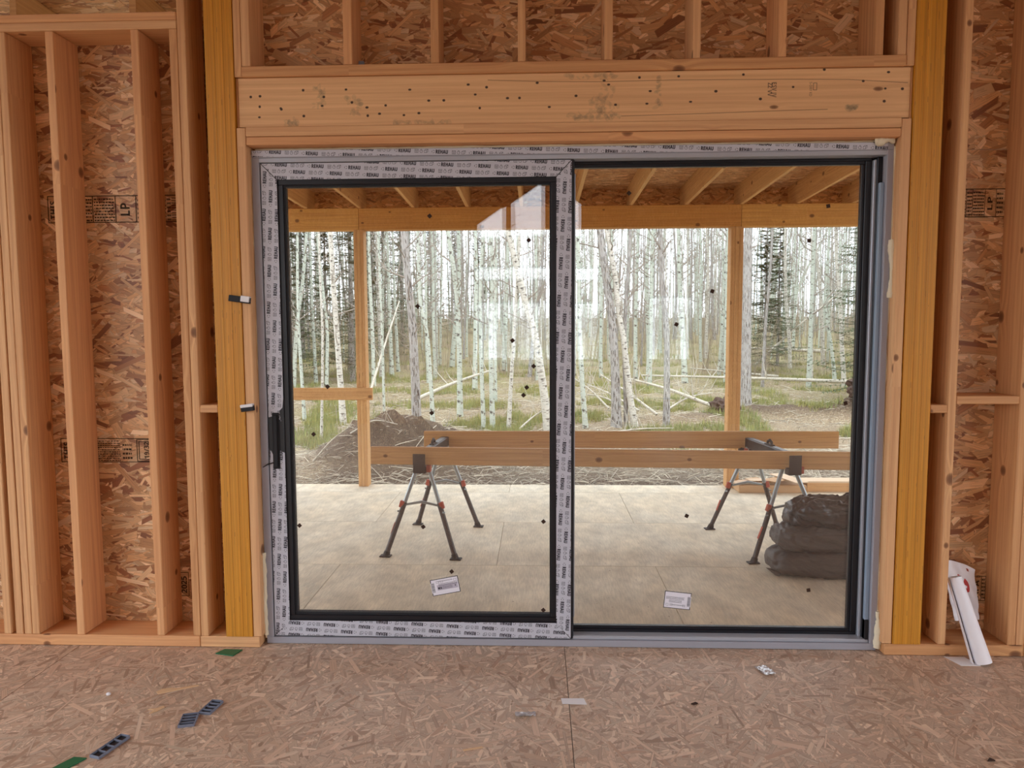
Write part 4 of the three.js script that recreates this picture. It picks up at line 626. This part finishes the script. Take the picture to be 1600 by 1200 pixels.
// rows of thinner trees farther back
{
  const R = rng(2024), protos = [];
  for (let i = 0; i < 10; i++) { const H = 10 + R() * 4, lean = (R() - 0.5) * 0.9, [t, b] = treeGeo([[0, 0], [lean * 0.25, 2], [lean * 0.6 + (R() - 0.5) * 0.2, 4.5], [lean, 7]], 0.034 + R() * 0.034, H, 900 + i, 50, 7, 1.05); protos.push([t, b, ['a', 'a', 'a', 'w', 'g'][i % 5]]); }
    let n = 0; const spots = [];
  while (n < 235) {
    const d = 22 + 38 * Math.pow(R(), 0.75), px = 420 + R() * 960, x = ((px - 840) / 1110) * d - 0.143, z = 3.384 - d;
    if (TREES.some((t) => Math.hypot(t[0] - x, t[1] - z) < 0.6) || spots.some((t) => Math.hypot(t[0] - x, t[1] - z) < 1.15) || SPRUCES.some((t) => Math.hypot((t[0] - 840) / 1110 * t[1] - 0.143 - x, 3.384 - t[1] - z) < 1.7)) continue; spots.push([x, z]);
    const p = protos[(R() * 10) | 0], left = px < 880, o = thing(left ? 'aspen_tree' : 'aspen_tree', d < 40 ? 'slim aspen in the crowded middle rows of the forest' : 'thin distant aspen in the back rows of the forest', 'tree', [x, groundY(x, z), z], R() * 6.28, d < 40 ? 'middle row aspens' : 'back row aspens'), s = 0.75 + R() * 0.55;
    o.scale.set(s, 0.9 + R() * 0.3, s); part('trunk', p[0], BARK[p[2]], o); part('branches', p[1], M.twigGrey, o); n++;
  }
  // the forest beyond, past counting
  const far = thing('distant_forest', 'blurred mass of thin grey trunks far behind the aspens', 'forest', [0, 0, 0], 0, undefined, 'stuff'), m4 = new THREE.Matrix4(), q = new THREE.Quaternion();
  for (let k = 0; k < 6; k++) { const [t, b, kd] = protos[k], N = 230, mk = (g, m, nm) => { const im = new THREE.InstancedMesh(g, m, N); im.name = nm; im.userData.kind = 'stuff'; far.add(im); return im; }, A = mk(t, BARK[kd], 'far_trunks'), B = mk(b, M.twigGrey, 'far_branches');
    for (let i = 0; i < N; i++) { const edge = i > 150, d = edge ? 15 + 40 * R() : 52 + 70 * R(), px = edge ? (R() < 0.5 ? 415 - R() * 420 : 1385 + R() * 420) : 60 + R() * 1640, x = ((px - 840) / 1110) * d, z = 3.384 - d, s = 0.8 + R() * 0.6; m4.compose(V(x, groundY(x, z), z), q.setFromAxisAngle(V(0, 1, 0), R() * 6.28), V(s, 0.85 + R() * 0.4, s)); A.setMatrixAt(i, m4); B.setMatrixAt(i, m4); } }
  // forest behind the house, mirrored in the door glass
  const rear = thing('rear_forest', 'bare forest behind the house, mirrored faintly in the door glass', 'forest', [0, 0, 0], 0, undefined, 'stuff');
  for (let k = 0; k < 5; k++) { const [t, b, kd] = protos[k + 4], N = 46, mk = (g, m, nm) => { const im = new THREE.InstancedMesh(g, m, N); im.name = nm; im.userData.kind = 'stuff'; rear.add(im); return im; }, A = mk(t, BARK[kd], 'far_trunks'), B = mk(b, M.twigGrey, 'far_branches');
    for (let i = 0; i < N; i++) { const z = 24 + 34 * R(), x = (R() - 0.5) * 34, s = 0.9 + R() * 0.6; m4.compose(V(x, -0.6, z), q.setFromAxisAngle(V(0, 1, 0), R() * 6.28), V(s, 0.38 + R() * 0.17, s)); A.setMatrixAt(i, m4); B.setMatrixAt(i, m4); } }
  // brush of upright bare shoots
  const sh = []; for (let i = 0; i < 16; i++) { const a = R() * 6.28, e = 0.1 + R() * 0.5, h = 0.8 + R() * 1.6, w = R() * 0.5; sh.push(tube([V(Math.cos(a) * w, -0.1, Math.sin(a) * w), V(Math.cos(a) * (w + e * 0.4), h * 0.5, Math.sin(a) * (w + e * 0.4)), V(Math.cos(a) * (w + e), h, Math.sin(a) * (w + e))], [0.006, 0.005, 0.002], 3, 1, 1, false)); }
  const bN = 1500, br = new THREE.InstancedMesh(merge(sh), std({ color: 0xffffff, roughness: 0.95 }), bN), col = new THREE.Color(); br.name = 'brush'; tag(br, 'thicket of bare brown shoots between the trunks', 'brush', undefined, 'stuff');
  for (let i = 0; i < bN; i++) { const d = 24 + 80 * Math.pow(R(), 0.7), px = 150 + R() * 1450, x = ((px - 840) / 1110) * d, z = 3.384 - d, s = 0.5 + R() * 0.9; m4.compose(V(x, groundY(x, z), z), q.setFromAxisAngle(V(0, 1, 0), R() * 6.28), V(s, s, s)); br.setMatrixAt(i, m4); const v = 0.75 + 0.5 * R(); br.setColorAt(i, col.setRGB(0.30 * v, 0.25 * v, 0.18 * v)); }
  scene.add(br);
  // grass tufts and young leaves
  const gb = []; for (let i = 0; i < 9; i++) { const a = R() * 6.28, h = 0.07 + R() * 0.13, l = R() * 0.1, w = 0.006, X = (R() - 0.5) * 0.18, Z = (R() - 0.5) * 0.18, g = new THREE.BufferGeometry(); g.setAttribute('position', new THREE.Float32BufferAttribute([X - w * Math.sin(a), 0, Z + w * Math.cos(a), X + w * Math.sin(a), 0, Z - w * Math.cos(a), X + l * Math.cos(a), h, Z + l * Math.sin(a)], 3)); g.setAttribute('uv', new THREE.Float32BufferAttribute([0, 0, 1, 0, 0.5, 1], 2)); g.computeVertexNormals(); gb.push(g); }
  const gN = 21000, gr = new THREE.InstancedMesh(merge(gb), std({ color: 0xffffff, roughness: 0.9, side: THREE.DoubleSide }), gN); gr.name = 'grass'; tag(gr, 'fresh green grass and sprouts on the forest floor', 'grass', undefined, 'stuff');
  let i = 0, guard = 0; while (i < gN && guard++ < 400000) { const d = 11 + 38 * R() * R(), px = 220 + R() * 1340, x = ((px - 840) / 1110) * d, z = 3.384 - d; if (n2(x * 0.35 + 3, z * 0.3) + 0.25 * n2(x * 1.3, z) < 0.12 + Math.max(0, (15.5 - d) * 0.12)) continue; const s = 0.45 + R() * 0.7; m4.compose(V(x, groundY(x, z) - 0.01, z), q.setFromAxisAngle(V(0, 1, 0), R() * 6.28), V(s, s, s)); gr.setMatrixAt(i, m4); const v = 0.7 + 0.6 * R(), y = R(); gr.setColorAt(i, col.setRGB((0.20 + 0.12 * y) * v, (0.25 + 0.03 * y) * v, 0.09 * v)); i++; }
  gr.count = i; scene.add(gr);
  // litter of straw, chips and dead twigs
  const sk = tube([V(-0.5, 0, 0), V(0, 0.06, 0.03), V(0.5, 0, 0)], [0.02, 0.022, 0.01], 3, 1, 1, false), lN = 36000, li = new THREE.InstancedMesh(sk, std({ color: 0xffffff, roughness: 0.95 }), lN); li.name = 'twig_litter'; tag(li, 'pale litter of twigs and straw strewn over the soil', 'litter', undefined, 'stuff');
  const e = new THREE.Euler(); let ln = 0; for (let k = 0; k < lN; k++) { const d = 8.3 + 16 * Math.pow(R(), 1.7), px = 220 + R() * 1340, x = ((px - 840) / 1110) * d, z = 3.384 - d, s = 0.05 + 0.3 * R() ** 3 + (R() < 0.04 ? 0.4 : 0), v = 0.35 + R() * 0.95; if (moundAt(x, z) > 0.12 && R() < 0.45) continue; m4.compose(V(x, groundY(x, z) + 0.008, z), q.setFromEuler(e.set((R() - 0.5) * 0.4, R() * 6.28, (R() - 0.5) * 0.7)), V(s, s * 0.5 + 0.05, s * 0.5 + 0.05)); li.setMatrixAt(ln, m4); li.setColorAt(ln++, col.setRGB(0.55 * v, 0.49 * v, 0.38 * v)); }
  li.count = ln;
  scene.add(li);
}
// spruces
{
  const R = rng(606); M.needle = std({ color: 0x4a5a3c, roughness: 0.9, side: THREE.DoubleSide });
  const spruce = (H, w) => {
    const P = [], N = [], U = [];
    const tri = (a, b, c) => { const n = b.clone().sub(a).cross(c.clone().sub(a)).normalize(); for (const p of [a, b, c]) { P.push(p.x, p.y, p.z); N.push(n.x, n.y, n.z); U.push(0, 0); } };
    for (let y = H * 0.07; y < H; y += (0.10 + 0.08 * (1 - y / H)) * (0.4 + 1.2 * R())) for (let k = 0, n = 5 + (R() * 3 | 0); k < n; k++) {
      const a = R() * 6.283, l = w * (1 - y / H) * (0.6 + 0.5 * R()) + 0.12, D = V(Math.cos(a), 0.12 - 0.55 * R(), Math.sin(a)), S = V(-Math.sin(a), 0, Math.cos(a)), o = V(0, y, 0);
      for (let s = 0.12; s < 1; s += 0.085) { const c = o.clone().addScaledVector(D, l * s).add(V(0, 0.12 * l * s * s, 0)), tl = 0.06 + 0.16 * l * (1 - s * 0.75) * (0.6 + 0.6 * R()); for (const g of [-1, 1]) { const tip = c.clone().addScaledVector(S, g * tl).addScaledVector(D, tl * 0.55).add(V(0, -tl * 0.35 * R(), 0)); tri(c.clone().addScaledVector(D, -0.025), c.clone().addScaledVector(D, 0.035).add(V(0, 0.012, 0)), tip); } }
    }
    const g = new THREE.BufferGeometry(); g.setAttribute('position', new THREE.Float32BufferAttribute(P, 3)); g.setAttribute('normal', new THREE.Float32BufferAttribute(N, 3)); g.setAttribute('uv', new THREE.Float32BufferAttribute(U, 2));
    return [g, tube([V(0, -0.2, 0), V(0, H * 0.5, 0), V(0, H, 0)], [H * 0.012, H * 0.008, 0.01], 7)];
  };
  const pr = [spruce(9, 1.9), spruce(7, 1.5), spruce(11, 2.1)];
  for (const [px, d, k, s, label] of SPRUCES) {
    const x = ((px - 840) / 1110) * d - 0.143, z = 3.384 - d, o = thing('spruce_tree', label, 'tree', [x, groundY(x, z), z], px, 'spruces among the aspens'); o.scale.setScalar(s); part('needles', pr[k][0], M.needle, o); part('trunk', pr[k][1], M.barkG, o);
  }
}
// fallen logs, dead branches and root clumps
{
  const R = rng(808);
  const log = (label, a, b, r, bend, nb, cat = 'log', name = 'fallen_log') => {
    const A = V(a[0], groundY(a[0], a[1]) + a[2], a[1]), B = V(b[0], groundY(b[0], b[1]) + b[2], b[1]), mid = A.clone().lerp(B, 0.5).add(V(0, bend, 0)), cv = new THREE.CatmullRomCurve3([A, mid, B]), q = cv.getPoints(12), o = thing(name, label, cat);
    o.position.copy(A); q.forEach((p) => p.sub(A)); part('stem', tube(q, q.map((_, i) => r * (1 - 0.55 * i / 12)), 8, 1, 0.6), M.deadWood, o);
    if (nb) { const l = []; for (let i = 0; i < nb; i++) { const p = q[3 + (R() * 9 | 0)], d = V(R() - 0.5, 0.3 + R() * 0.7, R() - 0.5).normalize(), len = 0.3 + R() * 0.6; l.push(tube([p, p.clone().addScaledVector(d, len * 0.5), p.clone().addScaledVector(d, len).add(V(0.1 * (R() - 0.5), 0.08, 0))], [r * 0.3, r * 0.22, 0.003], 4, 1, 1, false)); } part('side_branches', merge(l), M.deadWood, o); }
    return o;
  };
  log('long pale log lying level right of the right porch post', [9.6, -18.2, 0.25], [3.2, -19.6, 0.35], 0.06, 0.02, 8);
  log('thin grey log lying askew above the long pale log', [8.2, -21.5, 0.1], [5.6, -23.5, 0.25], 0.05, 0, 5);
  log('dark log lying far back in the grass on the right', [13.6, -31, 0.2], [9.6, -33, 0.25], 0.09, 0, 2);
  log('pale pole leaning to the right beside the left porch post', [-4.3, -13.5, 0], [-3.95, -16.2, 2.7], 0.038, 0.05, 3, 'pole', 'leaning_pole');
  log('pale crooked branch arching over the slope in the sliding sash', [-3.3, -14.5, 0.15], [-1.4, -16.5, 0.75], 0.055, 0.05, 5, 'branch', 'fallen_branch');
  log('dead branch slanting down to the dark root clump by the right post', [3.7, -11.8, 0.15], [1.9, -13.5, 0.75], 0.045, 0.06, 7, 'branch', 'fallen_branch');
  log('long dead branch slanting behind the thick grey trunk in the fixed pane', [2.3, -11.2, 0.15], [1.3, -13.0, 0.85], 0.03, 0.03, 8, 'branch', 'fallen_branch');
  log('dead branch reaching left under the thick grey trunk', [1.3, -11.0, 0.3], [0.65, -12.0, 0.85], 0.022, 0.05, 8, 'branch', 'fallen_branch');
  log('dead branch leaning against the thick leaning pale trunk', [-0.5, -10.4, 0.05], [0.0, -10.8, 0.4], 0.022, 0.03, 3, 'branch', 'fallen_branch');
  log('grey dead branch hanging low between the leaning trunks of the fixed pane', [2.1, -12.4, 0.1], [1.1, -14.4, 0.5], 0.028, 0.05, 7, 'branch', 'fallen_branch');
  log('forked dead branch lying low between the two leaning trunks', [1.9, -11.6, 0.1], [0.75, -12.6, 0.45], 0.026, 0.12, 12, 'branch', 'fallen_branch');
  log('tangled dead branch right of the whitish flaky trunk', [2.6, -12.0, 0.1], [3.9, -13.2, 0.5], 0.024, 0.1, 12, 'branch', 'fallen_branch');
  log('dead stick lying across the litter under the leaning pale trunk', [1.0, -9.6, 0.05], [2.4, -9.9, 0.12], 0.02, 0.04, 8, 'branch', 'fallen_branch');
  log('thin root sticking out on the left side of the soil mound', [-3.4, -6.7, 0.02], [-2.8, -6.6, 0.35], 0.014, 0.05, 2, 'root', 'exposed_root');
  log('thin root curling over the top of the soil mound', [-2.9, -6.9, 0.05], [-2.2, -6.9, 0.1], 0.014, 0.12, 4, 'root', 'exposed_root');
  log('long pale stick running down right of the soil mound', [-2.0, -7.3, 0.08], [-1.0, -7.9, 0.1], 0.022, 0.02, 2, 'branch', 'fallen_branch');
  log('dark bough slanting up to the right over the far grass', [8.6, -25.5, 0.1], [12.6, -27.2, 3.0], 0.05, 0.1, 4, 'branch', 'fallen_branch');
  M.soil = std({ color: 0x4a3a32, roughness: 1 });
  for (const [x, z, s, label] of [[3.75, -11.5, 0.3, 'dark round root clump left of the right porch post'], [6.75, -11.6, 0.4, 'dark upturned root clump at the right edge of the fixed pane']]) { const g = new THREE.IcosahedronGeometry(1, 5), p = g.attributes.position; for (let i = 0; i < p.count; i++) { const v = V(p.getX(i), p.getY(i), p.getZ(i)), k = 1 + 0.25 * n3(v.x * 2, v.y * 2 + x, v.z * 2) + 0.13 * n3(v.x * 7, v.y * 7, v.z * 7); p.setXYZ(i, v.x * k * s, v.y * k * s * 0.75, v.z * k * s); } g.computeVertexNormals(); const m = part('root_clump', g, M.soil, scene); m.position.set(x, groundY(x, z) + s * 0.35, z); tag(m, label, 'root clump'); }
}

renderer.render(scene, camera);
